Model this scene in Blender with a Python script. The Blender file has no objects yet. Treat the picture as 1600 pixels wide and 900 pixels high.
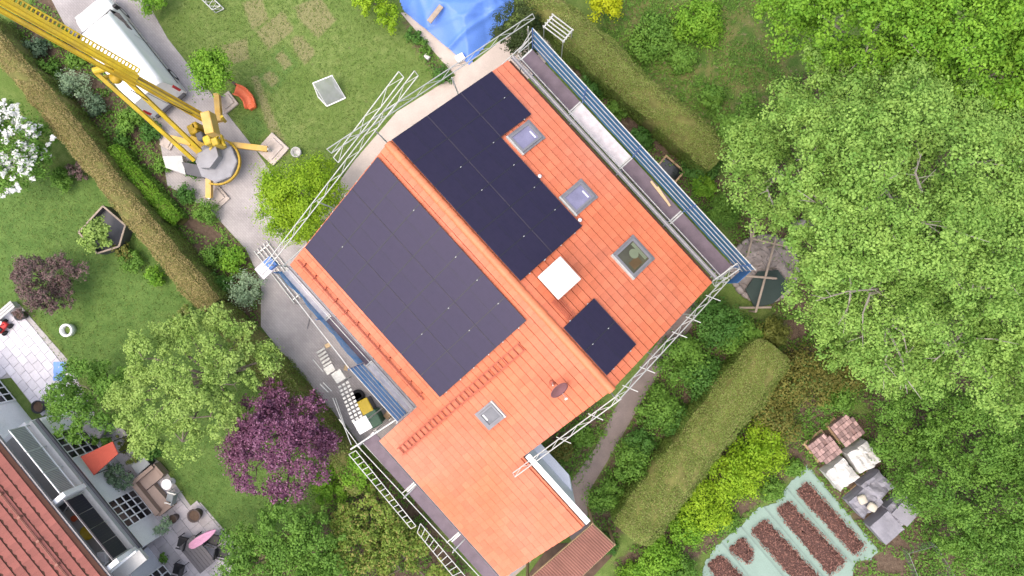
import bpy, bmesh, math, random
import numpy as np
from mathutils import Vector, Matrix
random.seed(7); RNG = np.random.default_rng(11)
SC = bpy.context.scene
COL = SC.collection
# ------------------------------------------------------------------ camera
CAM_H, FPX, TX, TY = 32.67, 1071.0, .0334, .0039
_r = Vector((1, 0, -TX)).normalized(); _b = Vector((TX, -TY, 1)).normalized(); _u = _b.cross(_r)
CAMP = Vector((0, 0, CAM_H))
cd = bpy.data.cameras.new('camera'); cam = bpy.data.objects.new('camera', cd); COL.objects.link(cam)
cd.sensor_width = 36; cd.lens = 36 * FPX / 1600; cd.clip_end = 2000
cam.matrix_world = Matrix(((_r.x, _u.x, _b.x, 0), (_r.y, _u.y, _b.y, 0), (_r.z, _u.z, _b.z, CAM_H), (0, 0, 0, 1)))
SC.camera = cam
# ------------------------------------------------------------------ sky, sun, exposure (bright overcast)
SUN_EL, SUN_AZ = math.radians(70), math.radians(240)      # azimuth clockwise from +Y
W = bpy.data.worlds.new('World'); SC.world = W; W.use_nodes = True
_n = W.node_tree.nodes; _sky = _n.new('ShaderNodeTexSky'); _sky.sky_type = 'NISHITA'; _sky.sun_disc = False
_sky.sun_elevation = SUN_EL; _sky.sun_rotation = SUN_AZ; _sky.air_density = 1.0; _sky.dust_density = 6.0; _sky.ozone_density = .6
W.node_tree.links.new(_sky.outputs[0], _n['Background'].inputs[0]); _n['Background'].inputs[1].default_value = .15
sl = bpy.data.lights.new('sun', 'SUN'); so = bpy.data.objects.new('sun', sl); COL.objects.link(so)
sl.energy = .9; sl.angle = math.radians(132); sl.color = (1, .96, .90)
sd = Vector((math.sin(SUN_AZ) * math.cos(SUN_EL), math.cos(SUN_AZ) * math.cos(SUN_EL), math.sin(SUN_EL)))
so.rotation_euler = sd.to_track_quat('Z', 'Y').to_euler(); so.location = (0, 0, 60)
vs = SC.view_settings; vs.view_transform = 'Standard'; vs.look = 'None'; vs.gamma = 1; vs.use_curve_mapping = False; vs.exposure = .92
SC.render.engine = 'CYCLES'; SC.cycles.max_bounces = 6; SC.cycles.transparent_max_bounces = 8
SC.cycles.diffuse_bounces = 3; SC.cycles.glossy_bounces = 3; SC.cycles.transmission_bounces = 4
# ------------------------------------------------------------------ helpers
def at(px, py, z=0.0):
    """ground plan: the point at height z that lies on the sight line of a survey mark"""
    d = _r * ((px - 800) / FPX) - _u * ((py - 450) / FPX) - _b
    return CAMP + d * ((z - CAM_H) / d.z)
def srgb(r, g, b):
    f = lambda c: (c / 255 / 12.92) if c / 255 <= .04045 else ((c / 255 + .055) / 1.055) ** 2.4
    return (f(r), f(g), f(b))
YAW = .8325; HC, HS = math.cos(YAW), math.sin(YAW); U0, V0 = -7.552, -.3607
TR, TL, ZR = math.tan(.4476), math.tan(.4623), 8.0
def hw(u, v, z):
    a, b = u + U0, v + V0
    return Vector((HC * a + HS * b, -(HS * a - HC * b), z))
UD = Vector((HC, -HS, 0)); VD = Vector((HS, HC, 0))
def rz(v): return ZR - (v * TR if v > 0 else -v * TL)
I4 = Matrix.Identity(4)
def frame(loc, ang=0): return Matrix.Translation(Vector(loc)) @ Matrix.Rotation(ang, 4, 'Z')
class MB:
    def __init__(s, M=None): s.v = []; s.f = []; s.M = M
    def add(s, vs_, fs):
        o = len(s.v); s.v += [tuple(p) for p in vs_]; s.f += [tuple(i + o for i in q) for q in fs]; return s
    def hexa(s, c, a, b, n):
        c, a, b, n = Vector(c), Vector(a), Vector(b), Vector(n)
        P = [c - a - b - n, c + a - b - n, c + a + b - n, c - a + b - n, c - a - b + n, c + a - b + n, c + a + b + n, c - a + b + n]
        F = [(0, 3, 2, 1), (4, 5, 6, 7), (0, 1, 5, 4), (1, 2, 6, 5), (2, 3, 7, 6), (3, 0, 4, 7)]
        if a.cross(b).dot(n) < 0: F = [q[::-1] for q in F]
        return s.add(P, F)
    def box(s, c, size, ang=0):
        ca, sa = math.cos(ang), math.sin(ang)
        return s.hexa(c, Vector((ca, sa, 0)) * size[0] / 2, Vector((-sa, ca, 0)) * size[1] / 2, (0, 0, size[2] / 2))
    def bar(s, p, q, w, h, up=(0, 0, 1)):
        p, q = Vector(p), Vector(q); d = (q - p)
        if d.length < 1e-6: return s
        t = d.normalized(); up = Vector(up)
        if abs(t.dot(up)) > .98: up = Vector((1, 0, 0))
        b = t.cross(up).normalized(); n = b.cross(t)
        return s.hexa((p + q) / 2, d / 2, b * w / 2, n * h / 2)
    def tube(s, p, q, r, r2=None, n=8, caps=True):
        p, q = Vector(p), Vector(q); r2 = r if r2 is None else r2
        t = (q - p).normalized(); up = Vector((0, 0, 1)) if abs(t.z) < .9 else Vector((1, 0, 0))
        a = t.cross(up).normalized(); b = t.cross(a)
        P = []
        for c, rr in ((p, r), (q, r2)):
            for k in range(n):
                g = 2 * math.pi * k / n; P.append(c + (a * math.cos(g) + b * math.sin(g)) * rr)
        F = [(k, (k + 1) % n, n + (k + 1) % n, n + k) for k in range(n)]
        if caps: F += [tuple(range(n))[::-1], tuple(range(n, 2 * n))]
        return s.add(P, [q_[::-1] for q_ in F])
    def poly_tube(s, pts, rs, n=7):
        for i in range(len(pts) - 1): s.tube(pts[i], pts[i + 1], rs[i], rs[i + 1], n, True)
        return s
    def prism(s, pts, z0, z1):
        n = len(pts); P = [(p[0], p[1], z0) for p in pts] + [(p[0], p[1], z1) for p in pts]
        ar = sum(pts[i][0] * pts[(i + 1) % n][1] - pts[(i + 1) % n][0] * pts[i][1] for i in range(n))
        F = [tuple(range(n))[::-1], tuple(range(n, 2 * n))] + [(k, (k + 1) % n, n + (k + 1) % n, n + k) for k in range(n)]
        if ar < 0: F = [q[::-1] for q in F]
        return s.add(P, F)
    def lathe(s, c, prof, n=16):
        c = Vector(c); P = []
        for r, z in prof:
            for k in range(n):
                g = 2 * math.pi * k / n; P.append(c + Vector((r * math.cos(g), r * math.sin(g), z)))
        F = [(i * n + k, i * n + (k + 1) % n, (i + 1) * n + (k + 1) % n, (i + 1) * n + k) for i in range(len(prof) - 1) for k in range(n)]
        F += [tuple(range(n))[::-1], tuple(range((len(prof) - 1) * n, len(prof) * n))]
        return s.add(P, F)
    def rbox(s, c, size, ang=0, bev=.05, seg=2):
        bm = bmesh.new(); bmesh.ops.create_cube(bm, size=1)
        for v in bm.verts: v.co = Vector((v.co.x * size[0], v.co.y * size[1], v.co.z * size[2]))
        bmesh.ops.bevel(bm, geom=bm.edges[:], offset=bev, segments=seg, profile=.5, affect='EDGES')
        M = frame(c, ang); bm.verts.index_update()
        P = [M @ v.co for v in bm.verts]; F = [tuple(v.index for v in f.verts) for f in bm.faces]; bm.free()
        return s.add(P, F)
    def build(s, name, mat, parent=None, smooth=False, kind=None):
        me = bpy.data.meshes.new(name)
        vv = [tuple(s.M @ Vector(p)) for p in s.v] if s.M is not None else s.v
        me.from_pydata(vv, [], s.f); me.update()
        if smooth: me.polygons.foreach_set('use_smooth', [True] * len(me.polygons))
        return link(name, me, mat, parent, kind)
ROOTM = {}
def link(name, me, mat, parent=None, kind=None, M=None):
    o = bpy.data.objects.new(name, me); COL.objects.link(o)
    if mat is not None and not me.materials: me.materials.append(mat)
    if M is not None: o.matrix_basis = M
    if parent is not None:
        o.parent = parent
        if parent.name in ROOTM: o.matrix_parent_inverse = ROOTM[parent.name].inverted()
    if kind: o['kind'] = kind
    return o
def tag(o, label, cat, group=None):
    o['label'] = label; o['category'] = cat
    if group: o['group'] = group
    return o
def thing(name, label, cat, loc=(0, 0, 0), ang=0, group=None):
    o = bpy.data.objects.new(name, None); COL.objects.link(o); o.empty_display_size = .2
    M = frame(loc, ang); o.matrix_basis = M; ROOTM[o.name] = M
    return tag(o, label, cat, group)
def npmesh(name, V, F):
    me = bpy.data.meshes.new(name); V = np.asarray(V, np.float32); F = np.asarray(F, np.int32); k = F.shape[1]
    me.vertices.add(len(V)); me.vertices.foreach_set('co', V.ravel())
    me.loops.add(F.size); me.loops.foreach_set('vertex_index', F.ravel())
    me.polygons.add(len(F)); me.polygons.foreach_set('loop_start', np.arange(0, F.size, k, dtype=np.int32))
    me.update(calc_edges=True); return me
# ------------------------------------------------------------------ materials
def _nt(name):
    m = bpy.data.materials.new(name); m.use_nodes = True; t = m.node_tree
    return m, t, t.nodes, t.links, t.nodes['Principled BSDF']
def mk(name, c, rough=.7, var=.12, scale=2.0, bump=0.0, bscale=20., metal=0, spec=.4, island=0.0, c2=None, c2s=.6, fine=.08):
    m, t, N, L, P = _nt(name)
    geo = N.new('ShaderNodeNewGeometry')
    nz = N.new('ShaderNodeTexNoise'); nz.inputs['Scale'].default_value = scale; nz.inputs['Detail'].default_value = 6
    L.new(geo.outputs['Position'], nz.inputs['Vector'])
    mr = N.new('ShaderNodeMapRange'); mr.inputs[1].default_value = .25; mr.inputs[2].default_value = .75
    mr.inputs[3].default_value = 1 - var; mr.inputs[4].default_value = 1 + var; L.new(nz.outputs['Fac'], mr.inputs[0])
    nf = N.new('ShaderNodeTexNoise'); nf.inputs['Scale'].default_value = 26; nf.inputs['Detail'].default_value = 3; L.new(geo.outputs['Position'], nf.inputs['Vector'])
    mf = N.new('ShaderNodeMapRange'); mf.inputs[1].default_value = .3; mf.inputs[2].default_value = .7; mf.inputs[3].default_value = 1 - fine; mf.inputs[4].default_value = 1 + fine
    L.new(nf.outputs['Fac'], mf.inputs[0])
    ml = N.new('ShaderNodeMath'); ml.operation = 'MULTIPLY'; L.new(mr.outputs[0], ml.inputs[0]); L.new(mf.outputs[0], ml.inputs[1])
    val = ml.outputs[0]
    if island:
        oi = N.new('ShaderNodeObjectInfo'); ad = N.new('ShaderNodeMath'); ad.operation = 'ADD'
        L.new(oi.outputs['Random'], ad.inputs[0]); L.new(geo.outputs['Random Per Island'], ad.inputs[1])
        fr = N.new('ShaderNodeMath'); fr.operation = 'FRACT'; L.new(ad.outputs[0], fr.inputs[0])
        mi = N.new('ShaderNodeMapRange'); mi.inputs[3].default_value = 1 - island; mi.inputs[4].default_value = 1 + island; L.new(fr.outputs[0], mi.inputs[0])
        m2 = N.new('ShaderNodeMath'); m2.operation = 'MULTIPLY'; L.new(val, m2.inputs[0]); L.new(mi.outputs[0], m2.inputs[1]); val = m2.outputs[0]
    src = None
    if c2:
        n2 = N.new('ShaderNodeTexNoise'); n2.inputs['Scale'].default_value = c2s; n2.inputs['Detail'].default_value = 5; L.new(geo.outputs['Position'], n2.inputs['Vector'])
        r2 = N.new('ShaderNodeMapRange'); r2.inputs[1].default_value = .4; r2.inputs[2].default_value = .62; L.new(n2.outputs['Fac'], r2.inputs[0])
        mx = N.new('ShaderNodeMix'); mx.data_type = 'RGBA'; mx.inputs[6].default_value = (*c, 1); mx.inputs[7].default_value = (*c2, 1); L.new(r2.outputs[0], mx.inputs[0]); src = mx.outputs[2]
    vm = N.new('ShaderNodeVectorMath'); vm.operation = 'SCALE'
    if src: L.new(src, vm.inputs[0])
    else: vm.inputs[0].default_value = c
    L.new(val, vm.inputs['Scale']); L.new(vm.outputs[0], P.inputs['Base Color'])
    P.inputs['Roughness'].default_value = rough; P.inputs['Metallic'].default_value = metal; P.inputs['Specular IOR Level'].default_value = spec
    if bump:
        nb = N.new('ShaderNodeTexNoise'); nb.inputs['Scale'].default_value = bscale; nb.inputs['Detail'].default_value = 4; L.new(geo.outputs['Position'], nb.inputs['Vector'])
        bp = N.new('ShaderNodeBump'); bp.inputs['Strength'].default_value = bump; bp.inputs['Distance'].default_value = .03; L.new(nb.outputs['Fac'], bp.inputs['Height']); L.new(bp.outputs[0], P.inputs['Normal'])
    return m
def leafm(name, c1, c2, c3=None, trans=.3, nscale=.9):
    m, t, N, L, P = _nt(name)
    geo = N.new('ShaderNodeNewGeometry'); cr = N.new('ShaderNodeValToRGB')
    cr.color_ramp.elements[0].color = (*c1, 1); cr.color_ramp.elements[1].color = (*c2, 1)
    nz = N.new('ShaderNodeTexNoise'); nz.inputs['Scale'].default_value = nscale; nz.inputs['Detail'].default_value = 3; L.new(geo.outputs['Position'], nz.inputs['Vector'])
    a = N.new('ShaderNodeMath'); a.operation = 'MULTIPLY_ADD'; a.inputs[1].default_value = .38; L.new(geo.outputs['Random Per Island'], a.inputs[0])
    s = N.new('ShaderNodeMapRange'); s.inputs[1].default_value = .3; s.inputs[2].default_value = .7; s.inputs[3].default_value = 0; s.inputs[4].default_value = .62; L.new(nz.outputs['Fac'], s.inputs[0]); L.new(s.outputs[0], a.inputs[2])
    L.new(a.outputs[0], cr.inputs[0]); col = cr.outputs[0]
    if c3:
        g = N.new('ShaderNodeMath'); g.operation = 'FRACT'; g2 = N.new('ShaderNodeMath'); g2.operation = 'MULTIPLY'; g2.inputs[1].default_value = 17.3
        L.new(geo.outputs['Random Per Island'], g2.inputs[0]); L.new(g2.outputs[0], g.inputs[0])
        th = N.new('ShaderNodeMath'); th.operation = 'GREATER_THAN'; th.inputs[1].default_value = .8; L.new(g.outputs[0], th.inputs[0])
        mx = N.new('ShaderNodeMix'); mx.data_type = 'RGBA'; mx.inputs[7].default_value = (*c3, 1); L.new(th.outputs[0], mx.inputs[0]); L.new(col, mx.inputs[6]); col = mx.outputs[2]
    L.new(col, P.inputs['Base Color']); P.inputs['Roughness'].default_value = .6; P.inputs['Specular IOR Level'].default_value = .25
    tr = N.new('ShaderNodeBsdfTranslucent'); L.new(col, tr.inputs[0]); ms = N.new('ShaderNodeMixShader'); ms.inputs[0].default_value = trans
    L.new(P.outputs[0], ms.inputs[1]); L.new(tr.outputs[0], ms.inputs[2]); L.new(ms.outputs[0], N['Material Output'].inputs[0])
    return m
MAT = {}
def M_(k, *a, **kw): MAT[k] = mk(k, *a, **kw)
M_('tile', (.57, .158, .075), .6, .10, .7, island=.10, fine=.07, c2=(.55, .178, .105), c2s=.22)
M_('ridge', (.60, .185, .085), .5, .07, 1.5, island=.05)
M_('under', (.10, .045, .03), .9)
M_('render', (.72, .70, .70), .8, .05, .8)
M_('white', (.90, .90, .91), .5, .05, 2)
M_('whitewall', (.80, .81, .86), .7, .05, 1)
M_('galv', (.52, .53, .52), .45, .15, 5, metal=.35)
M_('alu', (.50, .51, .49), .5, .12, 5, metal=.15)
M_('greywin', (.20, .20, .22), .5, .05, 3)
M_('zinc', (.24, .235, .25), .5, .15, 3, metal=.3)
M_('deck', (.155, .12, .145), .7, .18, 3)
M_('deckw', (.62, .58, .60), .7, .15, 5)
M_('bluesteel', (.07, .17, .42), .5, .15, 4)
M_('yellow', (.60, .43, .02), .5, .18, 2, c2=(.46, .33, .045), c2s=1.6, fine=.15)
M_('yellowdark', (.40, .26, .012), .5, .25, 3)
M_('orangeyellow', (.60, .37, .08), .55, .15, 3, c2=(.50, .34, .12), c2s=1.5)
M_('cranegrey', (.27, .27, .29), .6, .15, 3)
M_('darkgrey', (.08, .08, .09), .6, .15, 3)
M_('rubber', (.018, .018, .02), .8, .1, 6)
M_('black', (.02, .02, .024), .5, .1, 5)
M_('vanwhite', (.82, .82, .83), .28, .06, 1.5, spec=.5, fine=.03)
M_('glassdark', (.012, .014, .018), .08, .0, 1, spec=.6)
M_('red', (.5, .02, .02), .4)
M_('wood', (.42, .29, .17), .75, .2, 4)
M_('woodpale', (.62, .46, .27), .7, .12, 5)
M_('woodgrey', (.33, .27, .22), .8, .2, 5)
M_('pad', (.46, .40, .36), .85, .2, 3)
M_('orangepl', (.62, .13, .05), .45, .06, 4)
M_('tarp', (.10, .22, .62), .42, .10, 1.2, bump=.3, bscale=3)
M_('terrace', (.50, .43, .38), .85, .12, 1.2)
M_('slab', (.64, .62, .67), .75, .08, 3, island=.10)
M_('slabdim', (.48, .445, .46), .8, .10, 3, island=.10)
M_('joint', (.42, .40, .40), .9)
M_('path', (.215, .175, .165), .9, .18, 1.5, bump=.3)
M_('terrared', (.32, .108, .085), .65, .12, .8, island=.10)
M_('ribbed', (.27, .125, .095), .65, .15, 1.5)
M_('bark', (.19, .155, .125), .9, .25, 6, bump=.4)
M_('barkpale', (.36, .33, .29), .9, .25, 6, bump=.3)
M_('barkgrey', (.27, .245, .215), .9, .25, 6)
M_('barkdark', (.08, .06, .05), .9, .25, 6)
M_('soil', (.10, .065, .045), .95, .3, 2.5, bump=.6)
M_('mulch', (.085, .042, .035), .9, .4, 9, bump=.9, bscale=26)
M_('chip', (.20, .10, .078), .9, .3, 6, island=.5)
M_('fleece', (.225, .315, .27), .8, .08, 1.0, bump=.2, bscale=8)
M_('plasticw', (.58, .57, .55), .4, .12, 3)
M_('plasticg', (.24, .235, .27), .5, .15, 2)
M_('brickm', (.31, .205, .19), .85, .18, 5, island=.42)
M_('sofa', (.27, .20, .165), .85, .10, 4)
M_('sofaseat', (.33, .25, .21), .9, .08, 4)
M_('boxgrey', (.22, .24, .25), .6)
M_('pink', (.48, .24, .36), .7, .08, 4)
M_('tabledark', (.10, .095, .105), .55, .1, 6)
M_('rug', (.30, .29, .31), .95, .15, 4)
M_('potbrown', (.10, .075, .07), .7)
M_('yellowpl', (.55, .40, .02), .5)
M_('greenpl', (.03, .10, .06), .5)
M_('bluepl', (.18, .35, .75), .5)
M_('redcloth', (.36, .065, .04), .8, .06, 4)
M_('dishm', (.22, .10, .11), .5, .08, 4)
M_('snowred', (.38, .10, .06), .6, .1, 4)
M_('woodpale2', (.5, .46, .38), .8, .15, 4)
M_('paleg', (.17, .20, .13), .4, .1); M_('browng', (.10, .065, .03), .4, .2)
M_('cover', (.60, .59, .56), .6, .08, 3, fine=.05)
M_('fleeced', (.20, .27, .24), .8)
M_('stone', (.27, .235, .225), .9, .4, 2.5, bump=.5, bscale=7)
M_('greensheet', (.03, .05, .045), .5, .2, 2)
M_('corr', (.46, .46, .45), .6, .08, 4)
M_('ledge', (.44, .44, .43), .75, .1, 2)
M_('net', (.50, .50, .55), .8)
M_('interior', (.22, .2, .13), .8, .5, 3)
# special: solar glass with faint cell grid, translucent net, paver bricks
def solar_mat():
    m, t, N, L, P = _nt('solar_glass'); tc = N.new('ShaderNodeTexCoord'); br = N.new('ShaderNodeTexBrick')
    br.offset = 0; br.inputs['Scale'].default_value = 1; br.inputs['Brick Width'].default_value = .185; br.inputs['Row Height'].default_value = .0935
    br.inputs['Mortar Size'].default_value = .0025; br.inputs['Color1'].default_value = (.011, .008, .022, 1); br.inputs['Color2'].default_value = (.014, .010, .027, 1); br.inputs['Mortar'].default_value = (.020, .015, .040, 1)
    L.new(tc.outputs['Object'], br.inputs['Vector']); L.new(br.outputs['Color'], P.inputs['Base Color'])
    P.inputs['Roughness'].default_value = .34; P.inputs['Specular IOR Level'].default_value = .75; P.inputs['Specular Tint'].default_value = (.84, .76, 1, 1)
    geo = N.new('ShaderNodeNewGeometry'); nz = N.new('ShaderNodeTexNoise'); nz.inputs['Scale'].default_value = 1.4; nz.inputs['Detail'].default_value = 4; L.new(geo.outputs['Position'], nz.inputs['Vector'])
    mr = N.new('ShaderNodeMapRange'); mr.inputs[3].default_value = .27; mr.inputs[4].default_value = .42; L.new(nz.outputs['Fac'], mr.inputs[0]); L.new(mr.outputs[0], P.inputs['Roughness'])
    return m
MAT['solar'] = solar_mat(); M_('frameblk', (.015, .012, .024), .34, spec=.7); M_('frameend', (.055, .048, .07), .4)
def net_mat(name, c, alpha):
    m, t, N, L, P = _nt(name); P.inputs['Base Color'].default_value = (*c, 1); P.inputs['Roughness'].default_value = .8
    tb = N.new('ShaderNodeBsdfTransparent'); ms = N.new('ShaderNodeMixShader'); geo = N.new('ShaderNodeNewGeometry')
    nz = N.new('ShaderNodeTexNoise'); nz.inputs['Scale'].default_value = 2.2; L.new(geo.outputs['Position'], nz.inputs['Vector'])
    mr = N.new('ShaderNodeMapRange'); mr.inputs[1].default_value = .3; mr.inputs[2].default_value = .7; mr.inputs[3].default_value = alpha - .12; mr.inputs[4].default_value = alpha + .12
    L.new(nz.outputs['Fac'], mr.inputs[0]); L.new(mr.outputs[0], ms.inputs[0])
    tl = N.new('ShaderNodeBsdfTranslucent'); tl.inputs[0].default_value = (*c, 1); m3 = N.new('ShaderNodeMixShader'); m3.inputs[0].default_value = .45; L.new(P.outputs[0], m3.inputs[1]); L.new(tl.outputs[0], m3.inputs[2])
    L.new(tb.outputs[0], ms.inputs[1]); L.new(m3.outputs[0], ms.inputs[2]); L.new(ms.outputs[0], N['Material Output'].inputs[0]); return m
MAT['bluenet'] = net_mat('blue_net', (.085, .25, .52), .84); MAT['goalnet'] = net_mat('goal_net', (.55, .57, .62), .68)
MAT['wire'] = net_mat('wire_mesh', (.30, .36, .34), .16)
def paver_mat():
    m, t, N, L, P = _nt('paver'); geo = N.new('ShaderNodeNewGeometry'); mp = N.new('ShaderNodeMapping'); mp.inputs['Rotation'].default_value = (0, 0, .82)
    br = N.new('ShaderNodeTexBrick'); br.inputs['Scale'].default_value = 1; br.inputs['Brick Width'].default_value = .2; br.inputs['Row Height'].default_value = .1; br.inputs['Mortar Size'].default_value = .006
    br.inputs['Color1'].default_value = (.37, .345, .345, 1); br.inputs['Color2'].default_value = (.42, .39, .39, 1); br.inputs['Mortar'].default_value = (.29, .27, .265, 1)
    L.new(geo.outputs['Position'], mp.inputs[0]); L.new(mp.outputs[0], br.inputs['Vector'])
    nz = N.new('ShaderNodeTexNoise'); nz.inputs['Scale'].default_value = .7; nz.inputs['Detail'].default_value = 7; L.new(geo.outputs['Position'], nz.inputs['Vector'])
    mr = N.new('ShaderNodeMapRange'); mr.inputs[1].default_value = .3; mr.inputs[2].default_value = .7; mr.inputs[3].default_value = .74; mr.inputs[4].default_value = 1.12; L.new(nz.outputs['Fac'], mr.inputs[0])
    vm = N.new('ShaderNodeVectorMath'); vm.operation = 'SCALE'; L.new(br.outputs['Color'], vm.inputs[0]); L.new(mr.outputs[0], vm.inputs['Scale']); L.new(vm.outputs[0], P.inputs['Base Color'])
    P.inputs['Roughness'].default_value = .85; return m
MAT['paver'] = paver_mat()
def ground_mat():
    m, t, N, L, P = _nt('ground'); geo = N.new('ShaderNodeNewGeometry')
    def noise(sc, det=6):
        n = N.new('ShaderNodeTexNoise'); n.inputs['Scale'].default_value = sc; n.inputs['Detail'].default_value = det; L.new(geo.outputs['Position'], n.inputs['Vector']); return n.outputs['Fac']
    def mixc(fac, a, b):
        x = N.new('ShaderNodeMix'); x.data_type = 'RGBA'
        for i, q in ((6, a), (7, b)):
            if isinstance(q, tuple): x.inputs[i].default_value = (*q, 1)
            else: L.new(q, x.inputs[i])
        L.new(fac, x.inputs[0]); return x.outputs[2]
    def rng(f, a, b, c=0, d=1):
        r = N.new('ShaderNodeMapRange'); r.inputs[1].default_value = a; r.inputs[2].default_value = b; r.inputs[3].default_value = c; r.inputs[4].default_value = d; L.new(f, r.inputs[0]); return r.outputs[0]
    def attr(nm, soft=.5):      # mask roughened by noise
        a = N.new('ShaderNodeAttribute'); a.attribute_name = nm; s = N.new('ShaderNodeMath'); s.operation = 'ADD'
        L.new(a.outputs['Fac'], s.inputs[0]); L.new(rng(noise(5.), .25, .75, -soft / 2, soft / 2), s.inputs[1]); return rng(s.outputs[0], .2, .8)
    g = mixc(rng(noise(.55), .35, .65), (.115, .175, .042), (.17, .225, .068))
    g = mixc(rng(noise(3.5), .35, .7), g, (.095, .155, .034))
    g = mixc(rng(noise(1.3, 8), .58, .78, 0, .28), g, (.22, .22, .085))
    g = mixc(attr('lush'), g, mixc(rng(noise(2.), .35, .65), (.078, .145, .034), (.115, .19, .048)))
    g = mixc(attr('dry', .4), g, mixc(rng(noise(7.), .3, .7), (.225, .215, .105), (.17, .18, .07)))
    rough = mixc(rng(noise(1.6, 8), .4, .62), (.07, .13, .026), (.15, .155, .055))
    g = mixc(attr('rough', .7), g, mixc(rng(noise(4., 8), .58, .72), rough, (.20, .165, .10)))
    s_ = mixc(rng(noise(6.), .3, .7), (.085, .058, .042), (.15, .11, .08))
    g = mixc(attr('soil', .8), g, s_)
    f = N.new('ShaderNodeVectorMath'); f.operation = 'SCALE'; L.new(g, f.inputs[0]); L.new(rng(noise(22., 4), .3, .7, .78, 1.2), f.inputs['Scale'])
    L.new(f.outputs[0], P.inputs['Base Color']); P.inputs['Roughness'].default_value = .95; P.inputs['Specular IOR Level'].default_value = .15
    bp = N.new('ShaderNodeBump'); bp.inputs['Strength'].default_value = .5; bp.inputs['Distance'].default_value = .05; L.new(noise(18., 5), bp.inputs['Height']); L.new(bp.outputs[0], P.inputs['Normal'])
    return m
MAT['ground'] = ground_mat()
LF = dict(
    maple=leafm('leaf_maple', (0.14, 0.3, 0.048), (0.38, 0.57, 0.13), nscale=1.5),
    fresh=leafm('leaf_fresh', (0.1, 0.265, 0.02), (0.29, 0.51, 0.05), nscale=1.4),
    deep=leafm('leaf_deep', (0.055, 0.16, 0.028), (0.135, 0.29, 0.055)),
    mid=leafm('leaf_mid', (0.085, 0.205, 0.03), (0.21, 0.385, 0.06)),
    lime=leafm('leaf_lime', (0.17, 0.34, 0.014), (0.4, 0.57, 0.035)),
    yellow=leafm('leaf_yellow', (.38, .46, .01), (.60, .62, .02)),
    maplel=leafm('leaf_goldmaple', (0.2, 0.345, 0.06), (0.43, 0.58, 0.16)),
    purple=leafm('leaf_purple', (0.085, 0.026, 0.06), (0.23, 0.09, 0.165), (.33, .16, .26), trans=.15),
    smoke=leafm('leaf_smoke', (0.12, 0.075, 0.07), (0.28, 0.185, 0.18), (.09, .10, .06), trans=.15),
    silver=leafm('leaf_silver', (0.2, 0.32, 0.18), (0.4, 0.52, 0.33)),
    yew=leafm('leaf_yew', (.02, .045, .01), (.06, .085, .022), trans=.1),
    olive=leafm('leaf_olive', (.09, .12, .02), (.20, .22, .045)),
    oliveg=leafm('leaf_olivegreen', (0.14, 0.24, 0.035), (0.3, 0.41, 0.075), (.33, .31, .09)),
    rust=leafm('leaf_rust', (0.15, 0.15, 0.035), (0.27, 0.26, 0.06), (0.11, 0.18, 0.035)),
    hedgeb=leafm('leaf_hedgebrown', (0.27, 0.225, 0.085), (0.5, 0.4, 0.18), (.24, .26, .07), trans=.1, nscale=1.4),
    hedgeo=leafm('leaf_hedgeolive', (0.15, 0.22, 0.038), (0.27, 0.35, 0.085), (.34, .33, .13), trans=.1, nscale=1.4),
    hedgeg=leafm('leaf_hedgegreen', (0.1, 0.17, 0.03), (0.21, 0.3, 0.06), trans=.1),
    greyleaf=leafm('leaf_grey', (0.08, 0.15, 0.08), (0.2, 0.29, 0.18)),
    blossom=leafm('blossom', (.72, .74, .70), (.85, .85, .84), trans=.1),
    grass=leafm('grass_blade', (.085, .15, .026), (.20, .27, .06), trans=.2),
)
# ------------------------------------------------------------------ ground sheet with painted-by-nature masks
def sdist(P, poly):
    """signed distance (negative inside) of points to polygon"""
    P = np.asarray(P); d = np.full(len(P), 1e9); ins = np.zeros(len(P), bool); n = len(poly)
    for i in range(n):
        a = np.array(poly[i][:2]); b = np.array(poly[(i + 1) % n][:2]); e = b - a; w = P - a
        t = np.clip((w @ e) / max(e @ e, 1e-9), 0, 1); d = np.minimum(d, np.linalg.norm(w - t[:, None] * e, axis=1))
        c = ((a[1] > P[:, 1]) != (b[1] > P[:, 1])); 
        with np.errstate(divide='ignore', invalid='ignore'): xi = (b[0] - a[0]) * (P[:, 1] - a[1]) / (b[1] - a[1]) + a[0]
        ins ^= c & (P[:, 0] < xi)
    return np.where(ins, -d, d)
def gp(pts, z=0): return [at(x, y, z) for x, y in pts]
BED = [  # planting beds (soil)
    [(-40, 60), (20, 35), (75, -20), (110, 55), (170, 120), (250, 220), (262, 290), (330, 330), (385, 390), (408, 440), (408, 515), (350, 480), (240, 330), (120, 185), (40, 100)],
    [(880, 20), (930, 90), (1010, 190), (1140, 290), (1160, 350), (1090, 330), (960, 200), (870, 80)],
    [(1100, 470), (1230, 520), (1120, 640), (1010, 780), (960, 850), (915, 810), (930, 760), (985, 660), (1050, 545)],
    [(1225, 480), (1320, 540), (1310, 640), (1270, 720), (1190, 780), (1110, 860), (1000, 920), (960, 880), (1010, 840), (1130, 680), (1230, 550)],
    [(1130, 200), (1250, 120), (1700, -40), (1700, 1000), (1420, 960), (1450, 800), (1370, 650), (1280, 560), (1150, 420)],
    [(1250, 640), (1370, 650), (1470, 830), (1480, 960), (1300, 960), (1340, 880), (1375, 860), (1260, 722)],
    [(400, 560), (470, 600), (560, 700), (640, 770), (760, 930), (380, 960), (360, 880), (520, 790), (470, 640)],
    [(630, 25), (655, 60), (700, 120), (690, 130), (640, 60)],
    [(855, 640), (900, 620), (960, 640), (900, 740), (860, 720)]]
LUSH = [[(-60, 300), (150, 250), (420, 520), (520, 760), (390, 880), (300, 780), (200, 640), (110, 560), (40, 470), (-60, 480)]]
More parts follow.
